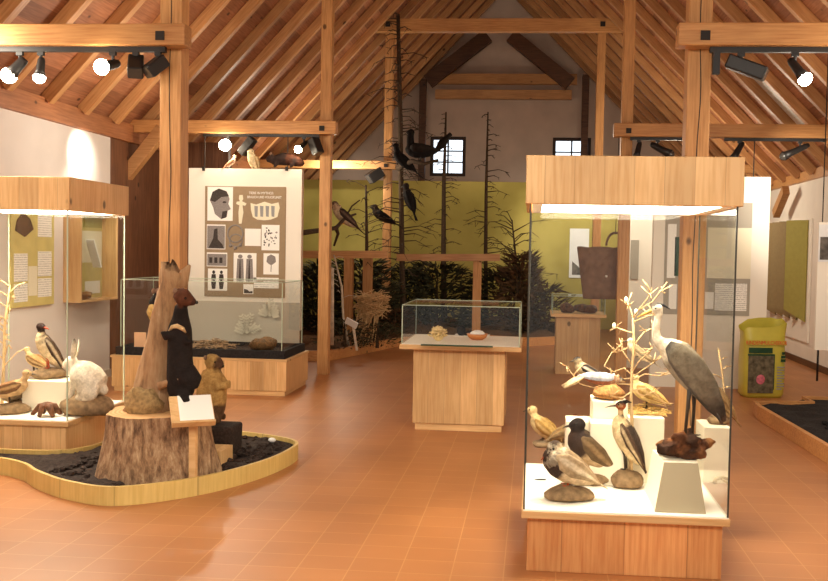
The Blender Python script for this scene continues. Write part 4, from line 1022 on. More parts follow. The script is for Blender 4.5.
part(t, 'post', MB().bar(b0-V((0, 0, .05)), b1, .04, .03), 'birch')
c = P(351.5, 323, 12.95); d = V((.2, 0, -.1)).normalized()
part(t, 'card', MB().bar(c-d*.09, c+d*.09, .025, .1, (0, -.5, 1)), 'paper')

# ------------------------------------------------------------------ stuffed animals
def remeshed(mb, name, voxel, smooth_it=6):
    me0 = mb.mesh(name, ['pelt']); o = bpy.data.objects.new(name, me0); C.objects.link(o)
    md = o.modifiers.new('r', 'REMESH'); md.mode = 'VOXEL'; md.voxel_size = voxel
    sm = o.modifiers.new('s', 'SMOOTH'); sm.iterations = smooth_it; sm.factor = .5
    me = bpy.data.meshes.new_from_object(o.evaluated_get(bpy.context.evaluated_depsgraph_get())); bpy.data.objects.remove(o)
    kd = KDTree(len(mb.v))
    for i, v in enumerate(mb.v): kd.insert(v, i)
    kd.balance(); at = me.color_attributes.new('pelt', 'FLOAT_COLOR', 'POINT')
    for i, v in enumerate(me.vertices):
        near = kd.find_n(v.co, 3); at.data[i].color = tuple(sum(mb.vc[n_[1]][c_] for n_ in near)/len(near) for c_ in range(4))
    me.materials.clear(); me.materials.append(MATS['pelt'])
    me.polygons.foreach_set('use_smooth', [True]*len(me.polygons)); return me
def body_part(t, mb, voxel, name='body', it=6):
    o = bpy.data.objects.new(name, remeshed(mb, name, voxel, it)); C.objects.link(o); o.parent = t; return o
def mottle(c1, c2, f=60, thr=.0):
    c1, c2 = tuple(c1), tuple(c2)
    return lambda t, a: c1 if noise.noise((t*f*.2, math.cos(a)*3, math.sin(a)*3)) > thr else c2
def two(back, belly, lim=-.1): return lambda t, a: back if math.sin(a) > lim else belly
def bird(name, label, loc, rz, L, pitch=20, leg=.06, mount=None, mount_mat='stone', head=(.2, .35), hr=.1, neck_r=.075, fat=1.0,
         back=(.2, .15, .1, 1), belly=(.5, .45, .38, 1), breast=None, neck=None, headc=None, wing=None, band=None, tailc=None, bill='horn', bill_len=.16, bill_r=.035,
         bill_dir=(1, 0, -.15), legm='leg_dark', tail=.3, tail_w=.09, tail_th=.018, tail_drop=0, crest=None, group=None, cat='bird', wing_lift=0, cap=None):
    """stuffed bird facing local +x on its mount; lengths relative to body length L"""
    t = thing(name, label, cat, loc, rz, group); p = R(pitch); mh = 0
    if mount:
        mx, my, mh = mount; mb = MB().ball((0, 0, mh*.4), (mx, my, mh*.62), 16)
        for v in mb.v: v.z = max(v.z, 0)
        mb.rough(min(.02, mh*.25), 14, L*30)
        for v in mb.v: v.z = max(v.z, 0)
        part(t, 'mount', mb, mount_mat, True, world=False)
    c = V((0, 0, mh+leg+.17*L*fat)); ax = V((math.cos(p), 0, math.sin(p))); up = V((-math.sin(p), 0, math.cos(p)))
    B = lambda x, z=0, y=0: c+ax*(x*L)+up*(z*L)+V((0, y*L, 0))
    bc = breast or belly; mb = MB()
    f = lambda t_, a: bc if (t_ > (.58 if breast else .72) and math.sin(a) < .75) else (back if math.sin(a) > .15 else belly)
    prof = [(-.52, .05, .03), (-.42, .02, .085), (-.25, 0, .145), (-.02, -.01, .185), (.2, 0, .19), (.36, .02, .155), (.46, .04, .09), (.5, .05, .03)]
    mb.loft([B(x, z) for x, z, r_ in prof], [(r_*L*fat*.92, r_*L*fat) for x, z, r_ in prof], 18, col=f)
    h = B(.38, .05)+V((head[0]*L, 0, head[1]*L)); n0 = B(.32, .06); n1 = n0.lerp(h, .5)+V((.03*L, 0, -.02*L))
    nc = neck or bc; hc = headc or nc
    mb.loft([n0, n0.lerp(n1, .6), n1.lerp(h, .4), h], [neck_r*1.5*L, neck_r*1.1*L, neck_r*L, neck_r*.9*L], 14, col=nc)
    bd = V(bill_dir).normalized(); hl = hr*L
    hf = (lambda t_, a: cap if math.sin(a) > .1 else hc) if cap else hc
    mb.loft([h-bd*hl*1.05, h-bd*hl*.7, h, h+bd*hl*.75, h+bd*hl*1.2], [hl*.3, hl*.8, hl, hl*.7, hl*.25], 14, col=hf)
    body_part(t, mb, max(.0035, L*.016))
    mb = MB(); b0 = h+bd*hl*.85
    mb.loft([b0, b0+bd*bill_len*L*.5, b0+bd*bill_len*L+V((0, 0, -.02*L))], [(bill_r*L, bill_r*L*.9), (bill_r*L*.7, bill_r*L*.55), (bill_r*L*.25, bill_r*L*.2)], 10)
    part(t, 'beak', mb, bill, True, world=False)
    for s in (1, -1): part(t, 'eye', MB().ball(h+bd*hl*.35+V((0, s*hl*.78, hl*.25)), hl*.17, 8), 'eye', True, world=False)
    wc = wing or back; bnd = band or wc; lw = tuple(x*.8 for x in wc[:3])+(1,)
    for s in (1, -1):
        mb = MB(); pts = [B(.34, .06, s*.13*fat), B(.2, .06+wing_lift, s*.185*fat), B(-.05, .05+wing_lift, s*.19*fat), B(-.32, .05+wing_lift, s*.13*fat), B(-.6, .02+wing_lift, s*.05)]
        def wf(t_, a, wc=wc, bnd=bnd, lw=lw):
            s_ = math.sin(a)
            if -.25 < s_ < .35 and .15 < t_ < .85: return bnd
            return wc if s_ > 0 or t_ < .4 else lw
        mb.loft(pts, [(.02*L, .05*L), (.035*L, .115*L*fat), (.035*L, .12*L*fat), (.025*L, .085*L), (.008*L, .015*L)], 20, col=wf)
        part(t, 'wing', mb, 'pelt', True, world=False, vc=True)
    mb = MB(); tc_ = tailc or wc; td = V((-ax.x, 0, -ax.z-tail_drop)).normalized(); tb = B(-.46, .02)
    mb.loft([tb-td*.08*L, tb+td*tail*L*.4, tb+td*tail*L], [(.06*L, .03*L), (tail_w*L*.8, tail_th*L), (tail_w*L, tail_th*.4*L)], 14, col=tc_)
    part(t, 'tail', mb, 'pelt', True, world=False, vc=True)
    if crest:
        mb = MB().loft([h-bd*hl*.4+V((0, 0, hl*.5)), h-bd*hl*1.2+V((0, 0, hl*.7)), h-bd*hl*2.2+V((0, 0, hl*.4))], [hl*.5, hl*.35, hl*.05], 8, col=crest); part(t, 'crest', mb, 'pelt', True, world=False, vc=True)
    for s in (1, -1):
        mb = MB(); hp = B(.02, -.13, s*.07); fx = B(.02, 0).x+.02*L; ft = V((fx, s*.075*L, mh+.004))
        kn = hp.lerp(ft, .45)+V((-.03*L, 0, 0)); mb.loft([hp, kn, ft], [.035*L, .018*L, .016*L], 8)
        for a in (-.5, 0, .5): mb.tube([ft, ft+V((math.cos(a)*.09*L, math.sin(a)*.09*L, .002))], .013*L, .006*L, 5)
        part(t, 'leg', mb, legm, True, world=False)
    return t
K = lambda r, g, b: rgb(r, g, b)
GRN = K(40, 40, 36)
# --- left case
def on(px_, py_, z): return G(px_, py_, z)
plA = (on(20, 402, CZ), on(66, 402, CZ))
y_pl = 6.62
a, b_ = P(22, 400, y_pl), P(66, 400, y_pl)
zpl = P(40, 381, y_pl).z
solo('white_plinth', MB().box(a.x, b_.x, y_pl, y_pl+.34, CZ, zpl), 'plinth_white', 'white plinth under the upright duck in the left case', 'plinth', bevel=.004)
bird('stuffed_duck', 'upright dark-headed duck on the white plinth in the left case', (P(49, 378, y_pl+.16).x, y_pl+.17, zpl), R(222), .33, 58, .07, (.14, .1, .075), 'stone', (.03, .22), .1, .08, 1.0,
     back=K(84, 64, 50), belly=K(226, 206, 168), neck=K(62, 40, 34), headc=K(52, 36, 32), wing=K(84, 66, 52), band=K(206, 190, 164), bill='bill_red', bill_dir=(-.5, .85, -.1), legm='leg_red', tail=.3)
bird('stuffed_duck', 'black and white duck bending down at the left of the left case', (P(20, 384, 6.72).x, 6.72, CZ), R(190), .3, -25, .02, (.12, .1, .06), 'stone', (.14, .12), .1, .08, 1.1,
     back=K(236, 228, 212), belly=K(180, 160, 130), neck=K(40, 34, 32), headc=K(36, 30, 30), wing=K(90, 76, 60), band=K(40, 34, 30), tail=.35)
bird('stuffed_grouse', 'brown mottled bird at the front left corner of the left case', (P(7, 413, 6.5).x, 6.52, CZ), R(25), .27, 15, .05, (.15, .11, .07), 'stone', (.1, .28), .11, .09, 1.15,
     back=K(150, 110, 74), belly=K(206, 172, 128), wing=K(126, 90, 58), band=K(196, 160, 112), tail=.35)
bird('stuffed_snipe', 'pale brown bird standing behind the upright duck in the left case', (P(36, 380, 7.04).x, 7.05, CZ), R(160), .24, 20, .22, (.1, .08, .05), 'stone', (.1, .2), .1, .08, 1.0,
     back=K(170, 130, 84), belly=K(220, 196, 150), wing=K(150, 112, 70), band=K(206, 176, 128), tail=.3)
mb = MB(); c = V((P(46, 411, 6.44).x, 6.45, CZ)); rr = random.Random(4)
for a in (0.3, 1.3, 2.2, 3.4, 4.5, 5.5): mb.loft([c+V((0, 0, .08)), c+V((.05*math.cos(a), .04*math.sin(a), .07)), c+V((.1*math.cos(a), .07*math.sin(a), .012))], [.028, .024, .014], 8)
mb.rough(.012, 30); solo('gnarled_root', mb, 'root_wood', 'small gnarled brown root at the front of the left case', 'root', smooth=True)
# white hare
yh = 6.55; base = on(83, 410, CZ); hs = yh/850
t = thing('stuffed_hare', 'white mountain hare on a brown mound in the left case', 'hare', (P(84, 405, yh).x, yh+.02, CZ), R(180))
t.scale = (1.0, 1.05, 1.22)
mb = MB().ball((-.02, 0, .05), (.2, .13, .075), 18)
for v in mb.v: v.z = max(v.z, 0)
mb.rough(.025, 14, 3)
for v in mb.v: v.z = max(v.z, 0)
part(t, 'mount', mb, 'stone', True, world=False)
WH, WG = K(240, 232, 214), K(214, 200, 176); mb = MB()
mb.loft([(-.13, 0, .15), (-.11, 0, .17), (-.06, 0, .2), (0, 0, .225), (.05, 0, .24), (.085, 0, .25), (.1, 0, .25)], [.03, .08, .098, .1, .088, .065, .03], 18, col=WH)
mb.loft([(.06, 0, .25), (.09, 0, .28), (.105, 0, .3)], [.06, .05, .045], 14, col=WH)
mb.loft([(.06, 0, .3), (.085, 0, .308), (.12, 0, .3), (.155, 0, .285), (.168, 0, .278)], [.025, .046, .047, .03, .014], 14, col=WH)
for s in (1, -1):
    mb.ball((-.05, s*.06, .16), (.085, .045, .075), 12, col=WH); mb.loft([(-.06, s*.065, .12), (0, s*.07, .105), (.04, s*.07, .105)], [.03, .026, .018], 10, col=WG)
    mb.loft([(.06, s*.04, .22), (.075, s*.042, .15), (.09, s*.042, .108), (.115, s*.042, .105)], [.032, .022, .018, .013], 10, col=WH)
mb.ball((-.145, 0, .15), .03, 8, col=WH); body_part(t, mb, .007)
for s in (1, -1):
    mb = MB().loft([(.085, s*.022, .335), (.072, s*.03, .38), (.066, s*.035, .425), (.068, s*.036, .455)], [(.014, .008), (.024, .009), (.02, .008), (.006, .004)], 10, col=lambda t_, a: K(40, 34, 30) if t_ > .88 else WH)
    part(t, 'ear', mb, 'pelt', True, world=False, vc=True)
    part(t, 'eye', MB().ball((.125, s*.035, .31), .008, 8), 'eye', True, world=False)
part(t, 'nose', MB().ball((.17, 0, .28), .009, 8), 'card_pink', True, world=False)
branchy('bare_twig', 'pale bare twig standing at the back left of the left case', (P(2, 400, 6.9).x, 6.9, CZ), P(10, 285, 6.9), .014, .006, 16, .25, .18, -.8, 'twig_pale', 41, .3, 'branch', 2)
# --- right case plinths
def plinth(x0p, x1p, Y0, d, ytop, label):
    a, b_ = P(x0p, 440, Y0), P(x1p, 440, Y0); z = P((x0p+x1p)/2, ytop, Y0).z
    solo('white_plinth', MB().box(a.x, b_.x, Y0, Y0+d, CZ, z), 'plinth_white', label, 'plinth', bevel=.003); return z
z1_ = plinth(590, 626, 5.05, .15, 424, 'white plinth behind the slim-necked bird in the heron case')
z2_ = plinth(592, 627, 5.21, .25, 402, 'taller white plinth with the mossy mound in the heron case')
z3_ = plinth(566, 592, 5.22, .2, 422, 'white plinth at the left back of the heron case')
z4_ = plinth(628, 664, 5.15, .28, 418, 'white plinth under the straw-coloured bird in the heron case')
z5_ = plinth(704, 731, 5.2, .26, 428, 'white plinth at the right back of the heron case')
# grey trapezoid plinth of the heron
y0, y1_ = 4.565, 4.95
f0, f1 = P(654.5, 512, y0), P(706, 513, y0); g0, g1 = P(664, 462, y0+.1), P(698, 463, y0+.1); zt_ = g0.z
vs = [(f0.x, y0, CZ), (f1.x, y0, CZ), (f1.x, y1_, CZ), (f0.x, y1_, CZ), (g0.x, y0+.1, zt_), (g1.x, y0+.1, zt_), (g1.x+.02, y1_, zt_), (g0.x-.02, y1_, zt_)]
t = thing('tapered_plinth', 'tapered grey-fronted plinth under the heron', 'plinth', ((f0.x+f1.x)/2, (y0+y1_)/2, CZ))
part(t, 'block', MB().add(vs, [(3, 2, 1, 0), (4, 5, 6, 7), (0, 1, 5, 4), (1, 2, 6, 5), (2, 3, 7, 6), (3, 0, 4, 7)]), 'plinth_white')
vs2 = [V(vs[i])+V((0, -.003, 0)) for i in (0, 1, 5, 4)]; vs2 += [v+V((0, .0025, 0)) for v in vs2]
part(t, 'front_card', MB().add(vs2, [(0, 1, 2, 3), (7, 6, 5, 4), (0, 4, 5, 1), (1, 5, 6, 2), (2, 6, 7, 3), (3, 7, 4, 0)]), 'grey_card', label='grey sloping front card')
# heron
yh = 4.78; s_ = yh/850; ox = P(684, 462, yh).x
HZ = zt_
t = thing('stuffed_heron', 'tall grey heron on a dark root in the front glass case', 'heron', (ox, yh, HZ), 0)
def hp(px_, py_, dy=0): q = P(px_, py_, yh); return V((q.x-ox, dy, q.z-HZ))
mb = MB(); rr = random.Random(3)
for i in range(34):
    cl = K(*[(92, 56, 34), (60, 38, 26), (128, 82, 50), (74, 44, 28)][i % 4]); x = rr.uniform(-.105, .1)
    mb.ball((x, rr.uniform(-.06, .05), rr.uniform(.02, .115-abs(x)*.4)), (rr.uniform(.02, .045), rr.uniform(.02, .04), rr.uniform(.018, .036)), 12, col=cl)
mb.loft([(-.1, 0, .05), (0, 0, .06), (.1, 0, .06)], [.04, .055, .035], 12, col=K(80, 50, 32))
for x in (-.13, .14, .125): mb.loft([(x*.5, 0, .06), (x, rr.uniform(-.04, .03), .05+rr.uniform(-.02, .05))], [.035, .016], 8, col=K(150, 104, 62))
mb.rough(.03, 26, 3)
for v in mb.v: v.z = max(v.z, .002)
body_part(t, mb, .006, 'mount', 2)['label'] = 'dark brown root mount'
GY, GD, PALE = K(128, 118, 100), K(70, 66, 64), K(232, 222, 202)
mb = MB(); bp_ = [(662, 341), (667, 346), (676, 354), (688, 368), (699, 384), (709, 399), (716, 411)]
mb.loft([hp(*p) for p in bp_], [.018, .05, .082, .086, .068, .04, .016], 18, col=lambda t_, a: K(196, 184, 160) if t_ < .12 else (GY if math.sin(a) > -.2 else K(150, 140, 122)))
nk = [(668, 348), (662, 344), (657, 339), (655.5, 330), (657, 320), (659.5, 313), (659, 308)]
mb.loft([hp(*p) for p in nk], [.045, .036, .025, .02, .018, .018, .018], 14, col=PALE)
mb.loft([hp(662.5, 306.5), hp(661, 307), hp(657, 308), hp(653, 310), hp(650.5, 311.5)], [.008, .02, .023, .018, .009], 14, col=lambda t_, a: K(50, 46, 46) if math.sin(a) > .55 else PALE)
body_part(t, mb, .006, it=4)
mb = MB().loft([hp(652.5, 310), hp(645, 313.5), hp(637, 317.5)], [(.012, .012), (.008, .008), (.002, .002)], 10); part(t, 'beak', mb, 'bill_yellow', True, world=False)
mb = MB().loft([hp(657, 304.5), hp(663, 305), hp(670, 309)], [.008, .007, .002], 8, col=K(40, 38, 40)); part(t, 'crest', mb, 'pelt', True, world=False, vc=True, label='thin black crest')
for s in (1, -1): part(t, 'eye', MB().ball(hp(655, 308, s*.018), .0055, 8), 'eye', True, world=False)
for s in (1, -1):
    pts = [hp(667, 345, s*.045), hp(675, 352, s*.08), hp(688, 366, s*.088), hp(702, 386, s*.066), hp(715, 407, s*.03), hp(724, 421, s*.01)]
    def wf(t_, a):
        if t_ < .1: return K(50, 46, 46)
        if t_ > .8: return K(76, 70, 64)
        return K(126, 116, 98) if math.sin(a) > -.72 else K(90, 82, 72)
    mb = MB().loft(pts, [(.012, .03), (.025, .066), (.024, .08), (.02, .07), (.012, .045), (.003, .012)], 20, col=wf)
    part(t, 'wing', mb, 'pelt', True, world=False, vc=True)
mb = MB().loft([hp(709, 398), hp(716, 412), hp(722, 424)], [(.03, .02), (.032, .014), (.02, .005)], 12, col=K(84, 80, 76)); part(t, 'tail', mb, 'pelt', True, world=False, vc=True)
mb = MB().loft([hp(665, 350), hp(668, 362), hp(675, 374)], [.02, .016, .004], 8, col=K(214, 204, 186)); part(t, 'breast_plume', mb, 'pelt', True, world=False, vc=True, label='pale hanging breast plumes')
for (pa, pk, pf, dy) in (((690, 380), (687, 405), (684, 437), -.025), ((695, 384), (695, 408), (693, 436), .03)):
    mb = MB().loft([hp(*pa, dy), hp(*pk, dy), hp(*pf, dy)], [.016, .009, .008], 8); f = hp(*pf, dy)
    for a in (2.6, PI, 3.7, .2): mb.tube([f, f+V((.045*math.cos(a), .045*math.sin(a), .0))], .006, .003, 5)
    part(t, 'leg', mb, 'leg_dark', True, world=False)
# ducks and others at the front
def at_(px_, py_): return on(px_, py_, CZ)
c = at_(569, 502); bird('stuffed_duck', 'pale-winged duck with dark breast on a stone at the front left of the heron case', (c.x, c.y+.05, CZ), R(190), .3, 30, .02, (.125, .085, .07), 'stone', (-.04, .1), .13, .11, 1.42,
     back=K(150, 126, 98), belly=K(214, 192, 160), breast=K(62, 46, 40), neck=K(216, 204, 180), headc=K(206, 186, 156), cap=K(70, 56, 46), wing=K(186, 164, 132), band=K(232, 220, 196), bill='bill_red', bill_dir=(.75, .1, -.6), bill_len=.18, tail=.28, legm='leg_red')
c = at_(592, 490); bird('stuffed_duck', 'dark-headed brown duck standing behind the pale-winged duck', (c.x+.0, c.y+.15, CZ), R(188), .31, 42, .03, (.12, .08, .07), 'stone', (.0, .18), .13, .12, 1.35,
     back=K(120, 98, 72), belly=K(176, 150, 116), breast=K(66, 50, 42), neck=K(50, 42, 40), headc=K(44, 36, 36), wing=K(110, 90, 66), band=K(150, 124, 92), tail=.3, legm='leg_dark')
c = at_(545, 447); bird('stuffed_partridge', 'small straw-coloured bird on a round stone at the left of the heron case', (c.x, c.y+.0, CZ), R(160), .24, 35, .02, (.085, .06, .045), 'stone', (.1, .22), .13, .1, 1.2,
     back=K(196, 160, 98), belly=K(226, 200, 150), wing=K(186, 148, 86), band=K(220, 190, 130), tail=.25)
c = at_(563, 452); bird('stuffed_teal', 'small russet-headed duck half hidden between two others', (c.x, c.y+.02, CZ), R(20), .18, 25, .04, (.06, .06, .05), 'stone', (.12, .3), .13, .1, 1.0,
     back=K(150, 118, 80), belly=K(214, 188, 146), headc=K(112, 62, 40), neck=K(222, 204, 170), wing=K(150, 124, 92), tail=.3)
c = at_(628, 489); bird('stuffed_grebe', 'slim-necked bird with dark striped wings on a stone in the heron case', (c.x+.0, c.y+.06, CZ), R(165), .29, 60, .1, (.1, .08, .09), 'stone', (.0, .3), .09, .05, 1.1,
     back=K(62, 50, 42), belly=K(218, 196, 156), neck=K(206, 178, 132), headc=K(150, 78, 40), cap=K(40, 32, 30), wing=K(84, 64, 50), band=K(204, 184, 150), bill='horn', bill_len=.22, bill_r=.025, crest=K(40, 30, 28), tail=.2)
# bird on straw mound
zc = z4_; c = P(648, 415, 5.28)
mb = MB(); rr = random.Random(6)
for i in range(160):
    a = rr.uniform(0, 2*PI); q = math.sqrt(rr.random()); p = V((c.x+.1*q*math.cos(a), 5.29+.09*q*math.sin(a), zc+.012+.05*(1-q)*rr.random())); d = V((rr.uniform(-1, 1), rr.uniform(-1, 1), rr.uniform(-.15, .3)))*.05
    mb.tube([p-d, p+d], .003, .002, 4)
for v in mb.v: v.z = max(v.z, zc+.001)
solo('straw_nest', mb, 'straw', 'flat nest of straw under the straw-coloured bird', 'nest')
bird('stuffed_partridge', 'straw-coloured plump bird on a straw nest behind the slim-necked bird', (c.x, 5.29, zc+.03), R(165), .21, 25, .04, None, 'stone', (.04, .2), .11, .1, 1.15,
     back=K(190, 158, 96), belly=K(226, 204, 150), wing=K(180, 146, 84), band=K(224, 196, 134), tail=.2)
mb = MB().ball((P(609, 405, 5.33).x, 5.33, z2_+.03), (.09, .08, .06), 16)
for v in mb.v: v.z = max(v.z, z2_+.001)
mb.rough(.02, 20, 5)
for v in mb.v: v.z = max(v.z, z2_+.001)
solo('moss_mound', mb, 'moss', 'orange-brown moss mound on the taller white plinth', 'mound', smooth=True)
# bare branch with small birds
YB2 = 5.06
def bq(px_, py_, dy=0): return P(px_, py_, YB2+dy)
t = thing('bare_branch', 'pale many-forked bare branch standing in the heron case', 'branch', V((bq(632, 440).x, YB2, z4_ if False else CZ)))
mb = MB(); mb.tube([V((bq(632, 440).x, YB2, CZ)), bq(632, 420), bq(631, 395), bq(632, 370), bq(634, 345), bq(633, 318)], .01, .006, 8); part(t, 'stem', mb, 'twig_pale', True)
mb = MB(); L = [[(633, 318), (630, 308), (626, 300)], [(633, 318), (640, 308), (648, 298), (652, 288)], [(640, 309), (652, 302), (660, 292), (667, 282)], [(633, 322), (648, 316), (657, 314)], [(633, 333), (622, 330), (614, 326)], [(634, 345), (644, 332), (655, 327)],
     [(632, 375), (624, 368), (614, 372), (604, 366), (612, 352), (618, 352)], [(632, 385), (610, 383), (595, 388), (580, 384), (566, 366)], [(632, 380), (645, 374), (660, 376), (672, 370)], [(632, 390), (648, 388), (660, 398), (668, 408)], [(632, 372), (640, 360), (650, 352), (654, 345)], [(632, 378), (618, 380), (604, 372)], [(631, 392), (622, 398), (610, 396)], [(632, 365), (622, 350), (622, 338)], [(632, 388), (642, 396), (655, 392)], [(634, 376), (650, 365), (664, 355)]]
rr = random.Random(2)
for l in L:
    dy = rr.uniform(-.12, .12); n_ = len(l); pts = [bq(x, y, dy*i/(n_-1)) for i, (x, y) in enumerate(l)]; mb.tube(pts, .0045, .0022, 6)
    for k in range(5):
        p = pts[-1].lerp(pts[-2], rr.random()); mb.tube([p, p+V((rr.uniform(-.06, .06), rr.uniform(-.05, .05), rr.uniform(-.03, .06)))], .003, .002, 5)
part(t, 'twigs', mb, 'twig_pale', True)
for i, (x, y) in enumerate(((626, 300), (614, 326), (636, 312))): part(t, 'catkin', MB().ball(bq(x, y), (.01, .01, .018), 8), 'paper_cream', True)
c = bq(600, 384, -.03); bird('stuffed_jay', 'blue-and-white winged brown bird with pale tail on the branch', (c.x, c.y, c.z-.0), R(8), .2, -4, .0, None, 'stone', (.1, -.02), .1, .09, .85,
     back=K(200, 206, 222), belly=K(160, 92, 56), breast=K(150, 86, 52), neck=K(196, 150, 110), headc=K(226, 214, 192), cap=K(50, 42, 42), wing=K(206, 212, 228), band=K(240, 240, 244), tailc=K(214, 190, 146), tail=.6, tail_w=.26, tail_th=.09, tail_drop=.6, bill_len=.12)
c = bq(598, 374, .12); bird('stuffed_jackdaw', 'grey bird with black markings behind the blue-and-white one', (c.x-.05, c.y, c.z-.02), R(185), .17, 25, .0, None, 'stone', (.05, .15), .13, .11, 1.1,
     back=K(92, 80, 66), belly=K(190, 172, 136), headc=K(150, 128, 98), cap=K(40, 34, 32), wing=K(52, 44, 42), band=K(230, 220, 200), tail=.3)
c = bq(640, 352, .04); bird('stuffed_dove', 'pale grey-winged bird perched high on the branch', (c.x, c.y, c.z-.03), R(180), .17, 36, .0, None, 'stone', (.03, .12), .095, .09, .85,
     back=K(196, 176, 138), belly=K(232, 220, 190), wing=K(176, 160, 128), band=K(222, 206, 170), tail=.35)
c = P(720, 385, 5.34); bird('stuffed_owl', 'brown mottled bird at the right back of the heron case', (c.x, 5.34, z5_), R(160), .24, 50, .04, (.06, .06, .05), 'stone', (.04, .12), .14, .13, 1.0,
     back=K(150, 118, 76), belly=K(212, 182, 136), wing=K(140, 106, 66), band=K(196, 162, 112), tail=.3, bill_len=.08)
c = at_(540, 480); mb = MB().flat([(-.03, 0), (0, .01), (.035, .006), (.03, -.004), (0, -.006)], (c.x, c.y, CZ+.001), (1, .1, 0), (-.1, 1, 0), (0, 0, 1), .004)
solo('feather', mb, 'leg_dark', 'single dark feather on the white deck at the left front', 'feather')
c = at_(722, 485); mb = MB().tube([(c.x-.04, c.y, CZ+.01), (c.x-.03, c.y+.02, CZ+.03), (c.x+.01, c.y+.03, CZ+.035), (c.x+.04, c.y+.02, CZ+.03)], .014, .006, 8)
mb.tube([(c.x, c.y+.03, CZ+.03), (c.x+.03, c.y, CZ+.01)], .008, .004, 6); solo('antler_piece', mb, 'pale_stone', 'small pale antler piece on the deck right of the heron plinth', 'antler', smooth=True)
branchy('bare_twig', 'curved bare twig behind the heron tail', (P(729, 430, 5.42).x, 5.42, z5_), P(718, 348, 5.42), .007, .004, 5, .1, .06, -.4, 'twig_pale', 44, .4, 'branch', 1)

# --- martens on the snag
BL, BR_, TAN = K(34, 27, 25), K(92, 54, 36), K(176, 130, 84)
def marten(label, loc, mirror, face_only=False):
    pass
ym = 5.8; ox = P(182, 398, ym).x; oz = SZ
t = thing('stuffed_marten', 'black marten with tan bib standing upright against the right of the trunk', 'marten', (ox, ym, oz), 0)
def mp_(px_, py_, dy=0): q = P(px_, py_, ym); return V((q.x-ox, dy, q.z-oz))
mb = MB()
mb.loft([mp_(181, 402), mp_(181, 392), mp_(181, 378), mp_(180, 360), mp_(180, 342), mp_(180, 328), mp_(182, 316, -.02), mp_(184, 305, -.05)], [.05, .084, .09, .08, .078, .074, .05, .038], 20,
        col=lambda t_, a: BL)
bib = K(206, 176, 130)
mb.loft([mp_(179.5, 299, -.06), mp_(183, 297, -.06), mp_(188, 297.5, -.06), mp_(194, 300.5, -.06), mp_(199, 302.5, -.06)], [.034, .06, .06, .036, .018], 16, col=lambda t_, a: K(60, 36, 28) if t_ > .8 else BR_)
mb.loft([mp_(190, 386, -.02), mp_(192, 378, -.03), mp_(189, 366, -.03)], [.06, .075, .045], 12, col=BL)
mb.loft([mp_(187, 392, -.06), mp_(190, 398, -.09), mp_(194, 400, -.12)], [.045, .034, .025], 10, col=BL)
mb.loft([mp_(176, 332, -.04), mp_(170, 336, -.08), mp_(168, 330, -.09)], [.036, .026, .018], 10, col=BL)
mb.loft([mp_(186, 336, -.02), mp_(190, 341, -.06), mp_(196, 341, -.08)], [.03, .018, .014], 10, col=BL)
body_part(t, mb, .009)
part(t, 'bib', MB().loft([mp_(173, 330, -.066), mp_(177, 326, -.079), mp_(182, 325, -.082), mp_(187, 328, -.07), mp_(189, 332, -.055)], [.006, .013, .015, .013, .005], 10, col=bib), 'pelt', True, world=False, vc=True, label='tan throat patch')
for dx, s in ((181, -.095), (184, -.025)): part(t, 'ear', MB().ball(mp_(dx, 290.5, s), (.017, .014, .02), 8), 'leather', True, world=False)
part(t, 'eye', MB().ball(mp_(191.5, 297.5, -.104), .0085, 8), 'eye', True, world=False); part(t, 'eye', MB().ball(mp_(192.5, 297.5, -.022), .0085, 8), 'eye', True, world=False)
part(t, 'nose', MB().ball(mp_(200, 302, -.06), .011, 8), 'eye', True, world=False)
mb = MB().loft([mp_(178, 396, .05), mp_(172, 404, .12), mp_(165, 410, .2)], [.04, .045, .02], 10, col=BL); part(t, 'tail', mb, 'pelt', True, world=False, vc=True)
ym2 = 6.06; ox2 = P(156, 300, ym2).x
t = thing('stuffed_marten', 'dark marten peeping out on the left of the trunk', 'marten', (ox2, ym2, SZ+.35))
def mp2(px_, py_, dy=0): q = P(px_, py_, ym2); return V((q.x-ox2, dy, q.z-SZ-.35))
mb = MB(); mb.loft([mp2(162, 372), mp2(160, 355), mp2(160, 335), mp2(160, 318), mp2(159, 308)], [.04, .07, .075, .065, .045], 16, col=BL)
mb.loft([mp2(161, 312), mp2(158, 304), mp2(156, 298), mp2(153, 303), mp2(152, 307)], [.04, .05, .05, .032, .018], 14, col=BL); body_part(t, mb, .009)
part(t, 'ear', MB().ball(mp2(160, 291, -.03), (.02, .012, .022), 8), 'leather', True, world=False); part(t, 'ear', MB().ball(mp2(154, 291, .0), (.018, .012, .02), 8), 'leather', True, world=False)
part(t, 'paw', MB().loft([mp2(157, 318, -.06), mp2(158, 311, -.11), mp2(160, 305, -.13)], [.025, .03, .022], 10), 'straw', True, world=False, label='tan forepaw on the trunk')
